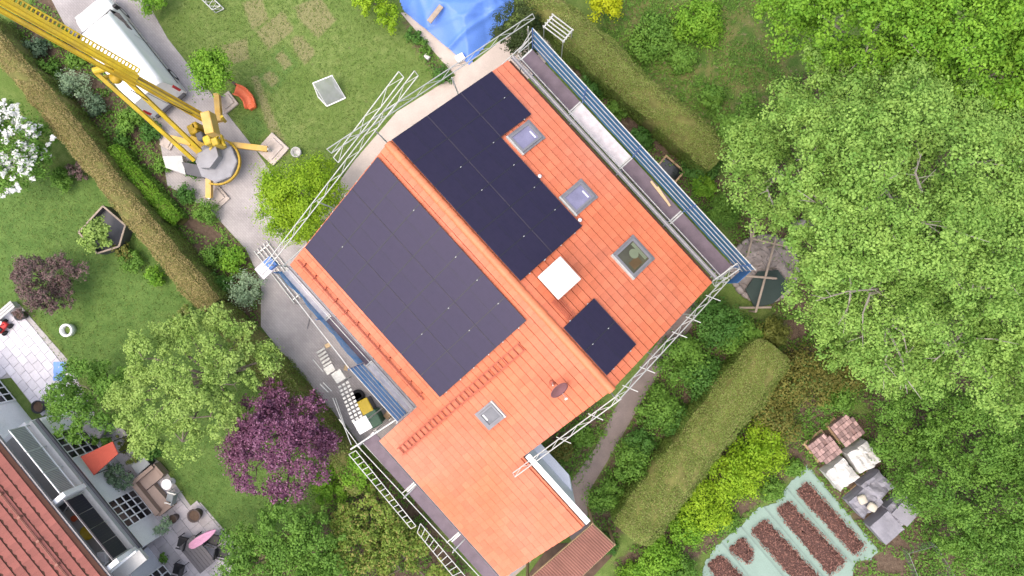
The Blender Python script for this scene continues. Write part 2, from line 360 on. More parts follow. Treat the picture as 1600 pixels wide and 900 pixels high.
DRY = [[(400, 50), (442, 17), (460, 47), (420, 77)], [(460, 10), (500, -5), (525, 32), (497, 60), (467, 30)], [(453, 60), (470, 55), (494, 82), (477, 102), (460, 80)],
       [(429, 88), (441, 80), (457, 100), (445, 109)], [(409, 120), (422, 110), (437, 125), (425, 136)], [(345, 72), (385, 60), (390, 92), (362, 100)], [(378, 5), (408, -5), (420, 30), (395, 48)],
       [(392, 120), (402, 118), (452, 240), (440, 246), (415, 190)], [(1060, 150), (1120, 95), (1180, 100), (1175, 150), (1110, 170)]]
RING = [[(420, 86), (443, 72), (466, 101), (446, 119)], [(400, 121), (422, 102), (447, 125), (425, 146)], [(375, 185), (400, 175), (420, 205), (395, 225)]]
ROUGH = [[(960, -30), (1260, -30), (1250, 130), (1180, 210), (1060, 200), (1000, 130), (940, 60)], [(860, 730), (890, 640), (960, 650), (900, 760)]]
def ground():
    def axis(lo, hi, st): 
        far = np.array([6, 20, 60, 160, 400.]); return np.concatenate([(lo - far)[::-1], np.arange(lo, hi + .01, st), hi + far])
    xs, ys = axis(-29, 29, .16), axis(-19, 19, .16); X, Y = np.meshgrid(xs, ys); P = np.stack([X.ravel(), Y.ravel()], 1)
    Z = .008 * np.sin(P[:, 0] * 1.7 + np.cos(P[:, 1] * 1.3)) * np.cos(P[:, 1] * 2.1)
    nx, ny = len(xs), len(ys); i = np.arange(nx * ny).reshape(ny, nx)
    F = np.stack([i[:-1, :-1].ravel(), i[:-1, 1:].ravel(), i[1:, 1:].ravel(), i[1:, :-1].ravel()], 1)
    me = npmesh('ground', np.column_stack([P, Z]), F)
    for nm, polys, soft in (('soil', BED, .5), ('lush', LUSH + RING, .35), ('dry', DRY, .16), ('rough', ROUGH, .8)):
        mask = np.zeros(len(P))
        for q in polys: mask = np.maximum(mask, np.clip(.5 - sdist(P, gp(q)) / soft, 0, 1))
        if nm == 'lush':
            for q in DRY[3:5]: mask = np.minimum(mask, np.clip(.5 + sdist(P, gp(q)) / .2, 0, 1))
        at_ = me.attributes.new(nm, 'FLOAT', 'POINT'); at_.data.foreach_set('value', mask.astype(np.float32))
    link('ground', me, MAT['ground'], None, 'structure')
ground()
def sheet(name, pts, mat, z, kind='structure', th=.06, parent=None):
    return MB().prism(gp(pts), z - th, z).build(name, mat, parent, kind=kind)
DRIVE = [(60, -40), (215, -25), (262, 60), (345, 165), (400, 235), (445, 300), (480, 380), (620, 560), (720, 660), (640, 740), (560, 690), (470, 590), (408, 510), (408, 440), (385, 390), (330, 330), (262, 290), (250, 220), (170, 120), (110, 55)]
sheet('driveway', DRIVE, MAT['paver'], .022)
TERR = [(626, 20), (655, 20), (740, 98), (800, 50), (850, 40), (880, 70), (830, 120), (560, 300), (500, 350), (490, 340), (555, 250), (620, 175), (705, 122), (712, 118), (690, 95)]
sheet('terrace', TERR, MAT['terrace'], .026)
PATH = [(1085, 470), (1098, 486), (1055, 545), (1012, 610), (987, 655), (948, 722), (920, 768), (918, 810), (935, 845), (900, 860), (872, 800), (880, 770), (930, 700), (960, 640), (1000, 575), (1045, 510)]
sheet('footpath', PATH, MAT['path'], .02)
def slab_patio(name, pts, mat, z, ang, sx=.5, sy=.4):
    base = sheet(name, pts, MAT['joint'], z)
    me = bpy.data.meshes.new('paving_slab'); b = MB().rbox((0, 0, 0), (sx - .015, sy - .015, .05), 0, .006, 1); me.from_pydata(b.v, [], b.f); me.materials.append(mat)
    P = [p.to_2d() for p in gp(pts)]; c = sum(P, Vector((0, 0))) / len(P); q = []
    for i in range(-22, 23):
        for j in range(-26, 27):
            l = Vector(((i + (.5 if j % 2 else 0)) * sx, j * sy)); l.rotate(Matrix.Rotation(ang, 2)); q.append(c + l)
    d = sdist(np.array(q), P)
    for k in np.where(d < -.2)[0]:
        link('paving_slab', me, None, base, M=frame((q[k].x, q[k].y, z + .012 + random.uniform(-.003, .003)), ang))
    return base
NE0 = at(125, 647, 0); NE = Vector((.59453, -.80407, 0)); NN = Vector((.80407, .59453, 0))
NO = NE0 - NN * .28; NE = (NE + NN * .06).normalized(); NN = Vector((-NE.y, NE.x, 0))
if NN.x < 0: NN = -NN
NANG = math.atan2(NE.y, NE.x)
slab_patio('patio', [(-40, 510), (30, 475), (106, 562), (114, 580), (150, 650), (130, 668), (60, 645), (18, 590), (-60, 600)], MAT['slab'], .02, NANG)
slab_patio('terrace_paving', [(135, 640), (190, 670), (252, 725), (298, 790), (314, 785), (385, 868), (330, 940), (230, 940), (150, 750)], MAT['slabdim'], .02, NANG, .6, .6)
# ------------------------------------------------------------------ main house
L_, WR, WL, WW, UF, UH, VJ = 12.05, 5.95, 6.46, 8.9, 7.84, 15.57, 4.31
house = thing('house', 'large house with bright orange tiled saddle roof and lower wing', 'house', hw(6, 0, 0), -YAW)
def wall(pts, nrm, th, name='wall', mat='render', parent=house):
    P = [hw(*p) for p in pts]; n = len(P); d = Vector(nrm) * th
    return MB().add(P + [p + d for p in P], [tuple(range(n))[::-1], tuple(range(n, 2 * n))] + [(i, (i + 1) % n, n + (i + 1) % n, n + i) for i in range(n)]).build(name, MAT[mat], parent)
e_ = .26
wall([(.35, 5.5, 0), (11.7, 5.5, 0), (11.7, 5.5, rz(5.5) - e_), (.35, 5.5, rz(5.5) - e_)], -VD, .3)
wall([(.35, -6, 0), (8.2, -6, 0), (8.2, -6, rz(-6) - e_), (.35, -6, rz(-6) - e_)], VD, .3)
wall([(.35, -5.69, 0), (.35, 5.19, 0), (.35, 5.19, rz(5.19) - e_), (.35, 0, rz(0) - e_), (.35, -5.69, rz(-5.69) - e_)], UD, .3)
wall([(11.7, -4.66, 0), (11.7, 5.19, 0), (11.7, 5.19, rz(5.19) - e_), (11.7, 0, rz(0) - e_), (11.7, -4.66, rz(-4.66) - e_)], -UD, .3)
wall([(11.705, -4.34, 0), (15.2, -4.34, 0), (15.2, -4.34, rz(-4.34) - e_), (11.705, -4.34, rz(-4.34) - e_)], -VD, .3, mat='whitewall')
wall([(15.2, -8.4, 0), (15.2, -4.66, 0), (15.2, -4.66, rz(-4.66) - e_), (15.2, -8.4, rz(-8.4) - e_)], -UD, .3)
wall([(8.2, -8.4, 0), (14.88, -8.4, 0), (14.88, -8.4, rz(-8.4) - e_), (8.2, -8.4, rz(-8.4) - e_)], VD, .3)
wall([(8.205, -8.08, 0), (8.205, -6.01, 0), (8.205, -6.01, rz(-6.01) - e_), (8.205, -8.08, rz(-8.08) - e_)], UD, .3)
def slab3(pts, z1, z0, b=None):
    b = b or MB(); n = len(pts); P = [hw(u, v, rz(v if v else 1e-9) + z0) for u, v in pts] + [hw(u, v, rz(v if v else 1e-9) + z1) for u, v in pts]
    ar = sum(P[i].x * P[(i + 1) % n].y - P[(i + 1) % n].x * P[i].y for i in range(n))
    F = [tuple(range(n))[::-1], tuple(range(n, 2 * n))] + [(i, (i + 1) % n, n + (i + 1) % n, n + i) for i in range(n)]
    if ar < 0: F = [q[::-1] for q in F]
    return b.add(P, F)
RP = [(0.02, .01), (L_ - .02, .01), (L_ - .02, WR - .05), (.02, WR - .05)]
LP = [(0.02, -.01), (0.02, -WL + .05), (UF + .02, -WL + .05), (UF + .02, -WW + .05), (UH - .02, -WW + .05), (UH - .02, -VJ), (L_ - .02, -VJ), (L_ - .02, -.01)]
roof = slab3(LP, -.125, -.26, slab3(RP, -.125, -.26)).build('roof', MAT['under'], house)
def tile_mesh(w, l):
    """one interlocking clay tile: raised rib on the left, shallow pan, thick nose at the lower end"""
    xs = [0, .035, .075, w * .55, w - .003]; hs = [.016, .019, .008, .004, .010]; b = MB(); y0, y1 = -.04, l + .02
    t = [(x, y0, h - .085) for x, h in zip(xs, hs)] + [(x, .056, h - .085) for x, h in zip(xs, hs)] + [(x, .062, h - .010) for x, h in zip(xs, hs)] + [(x, y1, h + .026) for x, h in zip(xs, hs)] + [(x, y1, h - .03) for x, h in zip(xs, hs)]
    f = [(r * 5 + i, r * 5 + i + 5, r * 5 + i + 6, r * 5 + i + 1) for r in range(4) for i in range(4)]
    b.add(t, [q[::-1] for q in f]); return b
def tile_roof(parent, O, U, S, segs, w, l, mat, nparts, zkey, pref=None, pname='tile'):
    """segs: function (u,s)->keep. O origin at ridge, U along, S down the slope"""
    U, S = Vector(U), Vector(S); N = U.cross(S); flip = N.z < 0
    if flip: N = -N
    N.normalize(); tb = tile_mesh(w, l); me = bpy.data.meshes.new(pname)
    V = [(x if not flip else w - x, y, z) for x, y, z in tb.v]; Fc = tb.f if not flip else [q[::-1] for q in tb.f]
    # (U,S,N) may be left handed: build verts directly in world axes
    cand = []
    for k in range(0, 60):
        for j in range(0, 140):
            u, s = j * w, k * l
            if segs(u + w / 2, s + l / 2): cand.append((u, s))
    R = Matrix.Identity(4)
    X = U if not flip else -U
    for i in range(3): R[i][0] = X[i]; R[i][1] = S[i]; R[i][2] = N[i]
    me.from_pydata([tuple(v) for v in tb.v], [], [tuple(q) for q in tb.f]); me.materials.append(mat); me.update()
    det_ok = R.to_3x3().determinant() > 0
    if not det_ok: raise RuntimeError('handed')
    def mtx(u, s):
        p = Vector(O) + U * (u + (w if flip else 0)) + S * s + N * random.uniform(-.003, .003)
        M = R.copy(); M.translation = p; return M
    cand.sort(key=lambda c: zkey(*c)); parts, rest = cand[:nparts], cand[nparts:]
    for c in parts: link(pname, me, None, parent, M=mtx(*c))
    if rest:
        b = MB()
        for c in rest:
            M = mtx(*c); b.add([M @ Vector(v) for v in tb.v], tb.f)
        b.build(pname + '_field', mat, parent, kind='stuff')
PW, PL = 1.153, 1.742
cr_, cl_ = math.cos(.4476), math.cos(.4623)
RU, RV, LU, LV, SU, SV = .03, .15, .075, .54, 9.22, .16
def under_r(u, s):
    v = s * cr_
    return (RU + .25 < u < RU + 6 * PW - .25 and .3 < v < RV + 2 * PL * cr_ - .2) or (RU < u < RU + 2 * PW - .25 and v < RV + 3 * PL * cr_ - .25) or (SU + .2 < u < SU + 2 * PW - .2 and v < 1.5)
def under_l(u, s):
    v = s * cl_; return LU + .25 < u < LU + 7 * PW - .25 and LV + .2 < v < LV + 3 * PL * cl_ - .25
SR = (VD * cr_ + Vector((0, 0, -math.sin(.4476)))); SL = (-VD * cl_ + Vector((0, 0, -math.sin(.4623))))
TW, TLn = .301, .35
tile_roof(roof, hw(0, .06, ZR - .03), UD, SR, lambda u, s: u < L_ and s * cr_ < WR - .12, TW, TLn, MAT['tile'], 150, lambda u, s: 99 if under_r(u, s) else s)
def keep_l(u, s):
    v = s * cl_
    if v > WW - .12: return False
    if v <= WL - .1: return u < L_ or (u < UH and v > VJ)
    return UF < u < UH
tile_roof(roof, hw(0, -.06, ZR - .03), UD, SL, keep_l, TW, TLn, MAT['tile'], 150, lambda u, s: 99 if under_l(u, s) else s)
# ridge tiles
me = bpy.data.meshes.new('ridge_tile'); b = MB(); nn = 9
for i, x in enumerate((0, .37, .43)):
    for k in range(nn):
        g = math.radians(-20 + 220 * k / (nn - 1)); rr = .15 if i < 1 else .165
        b.v.append((x, -rr * math.cos(g), rr * math.sin(g) * .75))
b.f = [(i * nn + k, i * nn + k + 1, (i + 1) * nn + k + 1, (i + 1) * nn + k) for i in range(2) for k in range(nn - 1)]
me.from_pydata(b.v, [], b.f); me.materials.append(MAT['ridge']); me.polygons.foreach_set('use_smooth', [True] * len(me.polygons))
for k in range(30): link('ridge_tile', me, None, roof, M=frame(hw(k * .4015, 0, ZR - .02), -YAW))
# verge and wall cap flashing, gutters, downpipes
b = MB(); b.hexa((hw(12.1, -VJ + .14, rz(-VJ) + .07) + hw(UH + .03, -VJ + .14, rz(-VJ) + .07)) / 2, UD * (UH - 12.07) / 2, VD * .11, (0, 0, .05)); b.build('wall_cap', MAT['white'], house)
q = [at(842, 710, 2.7), at(885, 755, 2.7), at(888, 779, 2.7), at(834, 722, 2.7)]; q[3] = hw(12.1, -4.33, 2.7); q[2] = hw(15.1, -4.33, 2.7); q[0] = hw(12.1, -3.95, 2.7); q[1] = hw(14.5, -3.95, 2.7)
MB().prism(q, 2.62, 2.7).build('porch_canopy', MAT['whitewall'], house)
def gutter(u0, u1, v, z, side, r=.085):
    b = MB(); n = 6
    for i, u in enumerate((u0, u1)):
        for rr in (r, r - .012):
            for k in range(n + 1):
                g = math.pi * k / n; b.v.append(tuple(hw(u, v + side * .03 + rr * math.cos(g), z - rr * math.sin(g))))
    m = n + 1
    b.f = [(k, k + 1, 2 * m + k + 1, 2 * m + k) for k in range(n)] + [(m + k, 3 * m + k, 3 * m + k + 1, m + k + 1) for k in range(n)] + [(0, 2 * m, 3 * m, m), (n, m + n, 3 * m + n, 2 * m + n)]
    o = b.build('gutter', MAT['zinc'], house, True); return o
gutter(-.05, L_ + .05, WR + .06, rz(WR) - .06, 1); gutter(-.05, UF - .05, -WL - .0, rz(-WL) - .1, -1, .055); gutter(UF, UH + .05, -WW - .0, rz(-WW) - .1, -1, .055)
for u, v, z in ((.2, WR - .3, rz(WR)), (11.85, WR - .3, rz(WR)), (15.35, -8.55, rz(-WW))): MB().tube(hw(u, v, 0), hw(u, v, z - .25), .05).build('downpipe', MAT['zinc'], house)
# skylights
def slope_frame(u, v, lift=0):
    s = 1 if v > 0 else -1; S = SR if s > 0 else SL; X = UD if s < 0 else -UD
    N = X.cross(S)
    if N.z < 0: X = -X; N = -N
    M = Matrix.Identity(4); p = hw(u, v, rz(v)) + N * lift
    for i in range(3): M[i][0] = X[i]; M[i][1] = S[i]; M[i][2] = N[i]; M[i][3] = p[i]
    return M
def skylight(u, v, w, l, glass, openm=False):
    M = slope_frame(u, v); f = MB(M); fw = .075
    f.box((0, l / 2 + .07, .04), (w + .20, .14, .05)); f.box((-w / 2 - .045, .0, .05), (.09, l - .02, .08)); f.box((w / 2 + .045, .0, .05), (.09, l - .02, .08))
    o = f.build('skylight', MAT['zinc'], house)
    MB(M).box((0, -l / 2 - .04, .06), (w + .19, .07, .10)).build('head_flashing', MAT['alu'], o)
    g = MB(M)
    for x in (-1, 1): g.box((x * (w / 2 - fw / 2), 0, .10), (fw, l, .10))
    for y, h in ((-1, fw), (1, fw * 1.5)): g.box((0, y * (l / 2 - h / 2), .101), (w - 2 * fw, h, .10))
    g.build('sash', MAT['greywin'], o)
    MB(M).box((0, -fw * .25, .105), (w - 2 * fw, l - 2.5 * fw, .012)).build('pane', glass, o)
    if not openm: MB(M).box((w * .10, l * .29, .114), (w * .42, .06, .006)).build('type_plate', MAT['white'], o)
    return o
def pane_mat(name, c, rough):
    return mk(name, c, rough, .25, 1.5, spec=.9)
MAT['pane'] = pane_mat('pane', (.23, .22, .33), .2); MAT['pane2'] = pane_mat('pane_room', (.085, .08, .05), .2); MAT['pane3'] = pane_mat('pane_low', (.13, .13, .14), .15)
skylight(2.92, 4.05, .78, 1.12, MAT['pane']); skylight(6.02, 3.98, .80, 1.14, MAT['pane']); skylight(9.98, -4.14, .66, .86, MAT['pane3'])
sk = skylight(9.14, 3.98, 1.08, 1.18, MAT['pane2'], True)
M = slope_frame(9.14, 3.98)
MB(M).lathe((-.08, .12, .112), [(.0, .0), (.2, .002), (.2, .006), (.0, .008)], 14).build('lamp_seen_through_pane', MAT['paleg'], sk)
MB(M).box((-.02, .38, .1125), (.80, .14, .004)).build('blind', MAT['paleg'], sk); MB(M).box((.22, -.1, .1125), (.34, .5, .003)).build('curtain', MAT['browng'], sk)
# chimney with white cover, roof steps, roof ladder, snow guard
ch = MB(); ch.box(hw(7.77, 1.28, 7.75), (1.0, 1.0, 1.3), -YAW); ch = ch.build('chimney', MAT['pad'], house)
MB().rbox(hw(7.80, 1.30, 8.44), (1.10, 1.10, .06), -YAW, .02, 1).build('chimney_cover', MAT['cover'], ch)
M = slope_frame(8.72, .62); b = MB(M)
for x in (-.42, .42): b.bar((x, -.17, .14), (x, .17, .14), .03, .03); b.bar((x, -.1, .02), (x, -.1, .14), .03, .03)
for i in range(5): b.bar((-.46, -.16 + i * .08, .15), (.46, -.16 + i * .08, .15), .022, .03)
b.build('roof_step', MAT['snowred'], house)
M = slope_frame(8.75, -4.85); b = MB(M); hl = 3.55 / cl_
for x in (-.17, .17): b.bar((x, -hl, .09), (x, hl, .09), .04, .05)
for i in range(27): y = -hl + .12 + i * (2 * hl - .24) / 26; b.bar((-.17, y, .085), (.17, y, .085), .05, .03)
b.build('roof_ladder', MAT['snowred'], house)
b = MB()
for k in range(12):
    u = .5 + k * .64; M = slope_frame(u, -5.88); p = M @ Vector((0, 0, .03)); b.hexa(M @ Vector((0, -.04, .07)), M.to_3x3() @ Vector((.02, 0, 0)), M.to_3x3() @ Vector((0, .13, 0)), M.to_3x3() @ Vector((0, 0, .06)))
a0, a1 = slope_frame(.15, -5.88), slope_frame(7.8, -5.88)
for z in (.08, .15): b.tube(a0 @ Vector((0, -.02, z)), a1 @ Vector((0, -.02, z)), .018, n=6)
b.build('snow_guard', MAT['snowred'], house)
for u, v in ((4.45, 3.36), (6.72, 3.36)):
    M = slope_frame(u, v, .02); MB(M).lathe((0, 0, 0), [(.06, 0), (.06, .16), (.085, .17), (.03, .22)], 10).build('roof_vent', MAT['white'], house, True)
# scattered roof debris: clip pieces
# satellite dish
dsh = thing('satellite_dish', 'small oval brown satellite dish on short mast above the orange roof', 'satellite dish', hw(10.95, -1.2, rz(-1.2)))
p0 = hw(10.5, -1.45, rz(-1.45)); MB().lathe(p0, [(.12, -.05), (.12, .06), (.05, .1)], 12).build('mast_foot', MAT['snowred'], dsh, True)
p1 = p0 + Vector((0, 0, .75)); MB().tube(p0, p1, .025).build('mast', MAT['galv'], dsh)
dn = (UD * .75 + VD * -.02 + Vector((0, 0, .62))).normalized(); dx = dn.cross(VD).normalized(); dy = dn.cross(dx)
dc = p1 + UD * .28 + VD * .05; b = MB(); n = 20
rings = [(0, -.06), (.5, -.045), (.85, -.012), (1, .012), (1.0, 0), (.85, -.03), (.5, -.065), (0.02, -.08)]
for r_, h in rings:
    for k in range(n):
        g = 2 * math.pi * k / n; b.v.append(tuple(dc + dx * (.33 * r_ * math.cos(g)) + dy * (.37 * r_ * math.sin(g)) + dn * h))
b.f = [(i * n + k, i * n + (k + 1) % n, (i + 1) * n + (k + 1) % n, (i + 1) * n + k) for i in range(len(rings) - 1) for k in range(n)]
b.build('reflector', MAT['dishm'], dsh, True)
b = MB(); b.tube(dc - dx * .3, dc + dn * .42 + dx * -.08, .014); b.build('feed_arm', MAT['galv'], dsh)
b = MB(); b.rbox(dc + dn * .42 - dx * .06, (.10, .06, .06), .5, .01, 1); b.build('receiver_head', MAT['white'], dsh)
# ------------------------------------------------------------------ solar panels
def shared(name, b, mat, smooth=False):
    me = bpy.data.meshes.new(name); me.from_pydata(b.v, [], b.f); me.materials.append(mat); me.update()
    if smooth: me.polygons.foreach_set('use_smooth', [True] * len(me.polygons))
    return me
w_, l_ = 1.150, 1.736
b = MB()
for x in (-1, 1): b.box((x * (w_ / 2 - .012), 0, 0), (.024, l_, .035))
be = MB().box((0, 0, .0005), (w_ - .048, .016, .035))
ME_FE = shared('frame_end', be, MAT['frameend'])
ME_FR = shared('frame', b, MAT['frameblk']); ME_GL = shared('glass', MB().box((0, 0, .008), (w_ - .046, l_ - .046, .008)), MAT['solar'])
ME_BAR = shared('cell_gap', MB().box((0, 0, .0135), (w_ - .06, .012, .003)), MAT['frameblk'])
ME_CL = shared('clamp', MB().box((0, 0, 0), (.026, .05, .022)), MAT['galv'])
def panel(u, v, label, group, cat='solar panel'):
    M = slope_frame(u, v, .13); r_ = bpy.data.objects.new('solar_panel', None); COL.objects.link(r_); r_.empty_display_size = .2; r_.matrix_basis = M; tag(r_, label, cat, group)
    link('frame', ME_FR, None, r_); [link('frame_end', ME_FE, None, r_, M=Matrix.Translation((0, y * (l_ / 2 - .008), 0))) for y in (-1, 1)]; g = link('glass', ME_GL, None, r_); link('cell_gap', ME_BAR, None, g)
    return r_
def clamp(r_, x, y): link('clamp', ME_CL, None, r_, M=Matrix.Translation((x, y, .028)))
ORD = ('first', 'second', 'third', 'fourth', 'fifth', 'sixth', 'seventh'); ROWN = ('ridge', 'middle', 'eaves')
for i in range(7):
    for j in range(3):
        r_ = panel(LU + (i + .5) * PW, -(LV + (j + .5) * PL * cl_), f'black solar panel, {ORD[i]} from the terrace gable in the {ROWN[j]} row of the ladder slope', 'solar panels on the slope with the roof ladder')
        sx = 1 if (UD.dot(Vector(slope_frame(1, -1).col[0][:3])) > 0) else -1
        if random.random() < .75: clamp(r_, sx * (w_ / 2 + .01), -.5 + random.uniform(-.05, .05))
        if i in (0, 6): 
            for yy in (-.45, .45): clamp(r_, sx * (w_ / 2 + .02) * (1 if i == 6 else -1), yy)
for i in range(6):
    for j in range(3 if i < 2 else 2):
        r_ = panel(RU + (i + .5) * PW, RV + (j + .5) * PL * cr_, f'black solar panel, {ORD[i]} from the terrace gable in the {ROWN[j]} row of the chimney slope', 'solar panels on the slope with the chimney')
        sx = 1 if (UD.dot(Vector(slope_frame(1, 1).col[0][:3])) > 0) else -1
        if random.random() < .75: clamp(r_, sx * (w_ / 2 + .01), .45)
        if i == 5: clamp(r_, sx * (w_ / 2 + .02), .4); clamp(r_, sx * (w_ / 2 + .02), -.4)
for i in range(2):
    r_ = panel(SU + (i + .5) * PW, SV + .5 * PL * cr_, ('black solar panel of the detached pair, the one beside the chimney', 'black solar panel of the detached pair, the one beside the footpath gable')[i], 'pair of solar panels apart from the arrays')
    for yy in (-.5, .5): clamp(r_, sx * (w_ / 2 + .015) * (1 if i else -1), yy); 
    if i == 0: clamp(r_, sx * (w_ / 2 + .01), -.45); clamp(r_, sx * (w_ / 2 + .01), .45)
# ------------------------------------------------------------------ scaffolding
def T(b, p, q, r=.027): return b.tube(p, q, r, n=6)
def rail(p, q, parent, r=.027, name='guard_rail', mat='alu'): return MB().tube(p, q, r, n=6).build(name, MAT[mat], parent)
def post(p, z, parent, mat='alu'):
    o = MB().tube((p.x, p.y, 0), (p.x, p.y, z), .027, n=6).build('post', MAT[mat], parent)
    MB().box((p.x, p.y, .035), (.16, .16, .03), -YAW).build('base_plate', MAT['galv'], o); return o
def board(u0, u1, v0, v1, z, parent, mat):
    c = (hw(u0, v0, z) + hw(u1, v1, z)) / 2; o = MB().hexa(c, UD * (u1 - u0) / 2, VD * abs(v1 - v0) / 2, (0, 0, .03)).build('deck_board', MAT[mat], parent)
    for u in (u0 + .04, u1 - .04): MB().hexa((hw(u, v0, z + .034) + hw(u, v1, z + .034)) / 2, UD * .03, VD * abs(v1 - v0) / 2, (0, 0, .006)).build('end_hook', MAT['galv'], o)
    return o
def netgrid(us, v, z0, z1, parent, sag=.08, seed=0, mat='bluenet', ztop=None):
    rr = np.random.default_rng(seed); nu, nz = 48, 8; b = MB()
    for i in range(nu + 1):
        u = us[0] + (us[1] - us[0]) * i / nu; ph = abs(math.sin(math.pi * i / nu * 4))
        zt = z1 if ztop is None else ztop(i / nu)
        for j in range(nz + 1):
            t = j / nz; out = sag * ph * math.sin(math.pi * t) + rr.normal(0, .008)
            b.v.append(tuple(hw(u, v + (out if v > 0 else -out), z0 + (zt - z0) * t - sag * .3 * ph * (t ** 3))))
    b.f = [(i * (nz + 1) + j, (i + 1) * (nz + 1) + j, (i + 1) * (nz + 1) + j + 1, i * (nz + 1) + j + 1) for i in range(nu) for j in range(nz)]
    return b.build('safety_net', MAT[mat], parent, True)
def girder(p, q, off, n, parent, r=.026, zig=True, name='lattice_girder', mat='alu'):
    p, q, off = Vector(p), Vector(q), Vector(off); b = MB(); T(b, p, q, r); T(b, p + off, q + off, r)
    for i in range(n):
        a, c = p.lerp(q, i / n), p.lerp(q, (i + 1) / n)
        if zig: T(b, a if i % 2 == 0 else a + off, c + off if i % 2 == 0 else c, r * .55)
        else: T(b, a, a + off, r * .7)
    T(b, q, q + off, r * .7); T(b, p, p + off, r * .7)
    return b.build(name, MAT[mat], parent)
ZD = 4.2
s1 = thing('scaffold', 'eaves scaffold with blue safety net facing the olive hedge', 'scaffold', hw(6, 6.7, 0), -YAW)
for k, mt in enumerate(('deck', 'deckw', 'deck', 'deck')): board(.02 + k * 3.07, .02 + (k + 1) * 3.07 - .012, 6.36, 7.02, ZD, s1, mt)
netgrid((.08, 12.6), 7.10, ZD + .05, 6.35, s1, .07, 3)
for z in (4.72, 5.25, 5.8, 6.36): rail(hw(.05, 7.07 + (z - 4.2) * .006, z), hw(12.62, 7.07 + (z - 4.2) * .006, z), s1, .015 if z < 6.3 else .022)
rail(hw(0, 6.30, ZD + .6), hw(12.3, 6.30, ZD + .6), s1, .02, 'inner_rail'); rail(hw(0, 6.26, ZD + .1), hw(12.3, 6.26, ZD + .1), s1, .03, 'inner_rail', 'galv')
for k in range(5):
    u = .05 + k * 3.07; post(hw(u, 7.06, 0), 6.4, s1, 'bluesteel'); post(hw(u, 6.33, 0), ZD + .1, s1)
    MB().tube(hw(u, 6.33, ZD - .06), hw(u, 7.06, ZD - .06), .027, n=6).build('transom', MAT['galv'], s1)
    MB().tube(hw(u, 6.33, 2.1), hw(u, 7.06, 2.1), .027, n=6).build('transom', MAT['galv'], s1)
for z in (5.0, 5.6, 6.2): rail(hw(.0, 6.34, min(z, 5.1)), hw(.02, 7.06, z), s1, .02, 'end_rail')
b = MB(); b.hexa(hw(12.63, 6.75, 5.0), UD * .01, VD * .36, (0, 0, .75)); b.build('end_net', MAT['bluenet'], s1)
girder(hw(12.36, 5.9, 4.5), hw(12.36, 6.95, 5.3), VD * -.05 + Vector((0, 0, .42)) - UD * .3, 4, s1)
s2 = thing('scaffold', 'eaves scaffold with partly collapsed blue net above the paved drive', 'scaffold', hw(4, -7, 0), -YAW)
ZD2 = 3.85
for k in range(3): board(-.2 + k * 2.68, -.2 + (k + 1) * 2.68 - .012, -7.05, -6.66, ZD2, s2, ('deckw', 'deck', 'deckw')[k])
netgrid((4.95, 7.72), -7.10, ZD2 + .05, 5.95, s2, .06, 5)
for z in (4.4, 4.95, 5.5, 5.97): rail(hw(4.92, -7.08, z), hw(7.75, -7.08, z), s2, .015)
netgrid((-.3, 4.9), -7.06, ZD2 - .05, 4.55, s2, .10, 8, ztop=lambda t: 4.35 + .55 * t ** 3 + .12 * math.sin(t * 17))
rail(hw(-.3, -7.16, 4.35), hw(4.9, -7.16, 5.7), s2, .024)
rail(hw(-.3, -6.70, 4.45), hw(7.75, -6.70, 4.45), s2, .018, 'inner_rail')
for u in (-.28, 2.35, 4.92, 7.74): post(hw(u, -7.13, 0), 6.0 if u > 4 else 4.6, s2, 'bluesteel' if u < 7 else 'alu'); post(hw(u, -6.62, 0), ZD2 - .04, s2)
rail(hw(7.74, -7.1, 5.95), hw(7.78, -6.55, 5.0), s2, .024, 'end_rail')
def verge_line(u, v, lift): return hw(u, v, lift)
s3 = thing('scaffold', 'white lattice girders along the gable above the pale terrace', 'scaffold', hw(-.35, 0, 0), -YAW)
zl = lambda v: ZR + .95 + v * TL
zr_ = lambda v: ZR + .95 - v * TR
GO = -UD * .13 + Vector((0, 0, .20))
girder(hw(-.32, -7.35, zl(-7.35)), hw(-.32, 2.3, zl(2.3)), GO, 18, s3, .021); girder(hw(-.52, -1.6, zr_(-1.6)), hw(-.52, 7.7, zr_(7.7)), GO, 16, s3, .021)
girder(hw(-.55, -1.75, zl(-1.75) + .35), hw(-.55, 1.9, zl(1.9) + .35), -UD * .22 + Vector((0, 0, .1)), 6, s3, .021)
for v in (-6.8, -3.4, 0, 3.4, 7.2): post(hw(-.36, v, 0), min(zl(v), zr_(v)) + .05, s3)
for v0, v1 in ((-6.8, -3.4), (-3.4, 0), (0, 3.4), (3.4, 7.2)): rail(hw(-.36, v0, 4.1), hw(-.36, v1, 4.1), s3, .024, 'ledger')
b = MB(); b.hexa(hw(-.55, -7.2, 4.9), UD * .28, VD * .35, (0, 0, .03)); b.build('deck_board', MAT['deckw'], s3)
b = MB(); b.hexa(hw(-.52, -6.85, 5.05), UD * .22, VD * .18, (0, 0, .12)); b.build('folded_net', MAT['bluesteel'], s3)
s4 = thing('scaffold', 'white lattice girder bent over the gable above the footpath', 'scaffold', hw(12.35, 0, 0), -YAW)
GO2 = UD * .13 + Vector((0, 0, .20))
girder(hw(12.2, 6.25, rz(6.25) + .5), hw(12.2, -.05, ZR + .5), GO2, 14, s4, .021); girder(hw(12.22, .05, ZR + .52), hw(12.22, -5.05, rz(-5.05) + .52), GO2, 11, s4, .021)
for v in (6.1, 4.2, 2.0, -.1): post(hw(12.32, v, 0), rz(v) + .6, s4)
for v in (5.1, 3.9, 3.1, 1.3, .4, -1.2, -2.7):
    MB().tube(hw(12.1, v, rz(v) + .55), hw(12.62, v + .25, rz(v) + .62), .018, n=6).build('coupler_tube', MAT['alu'], s4)
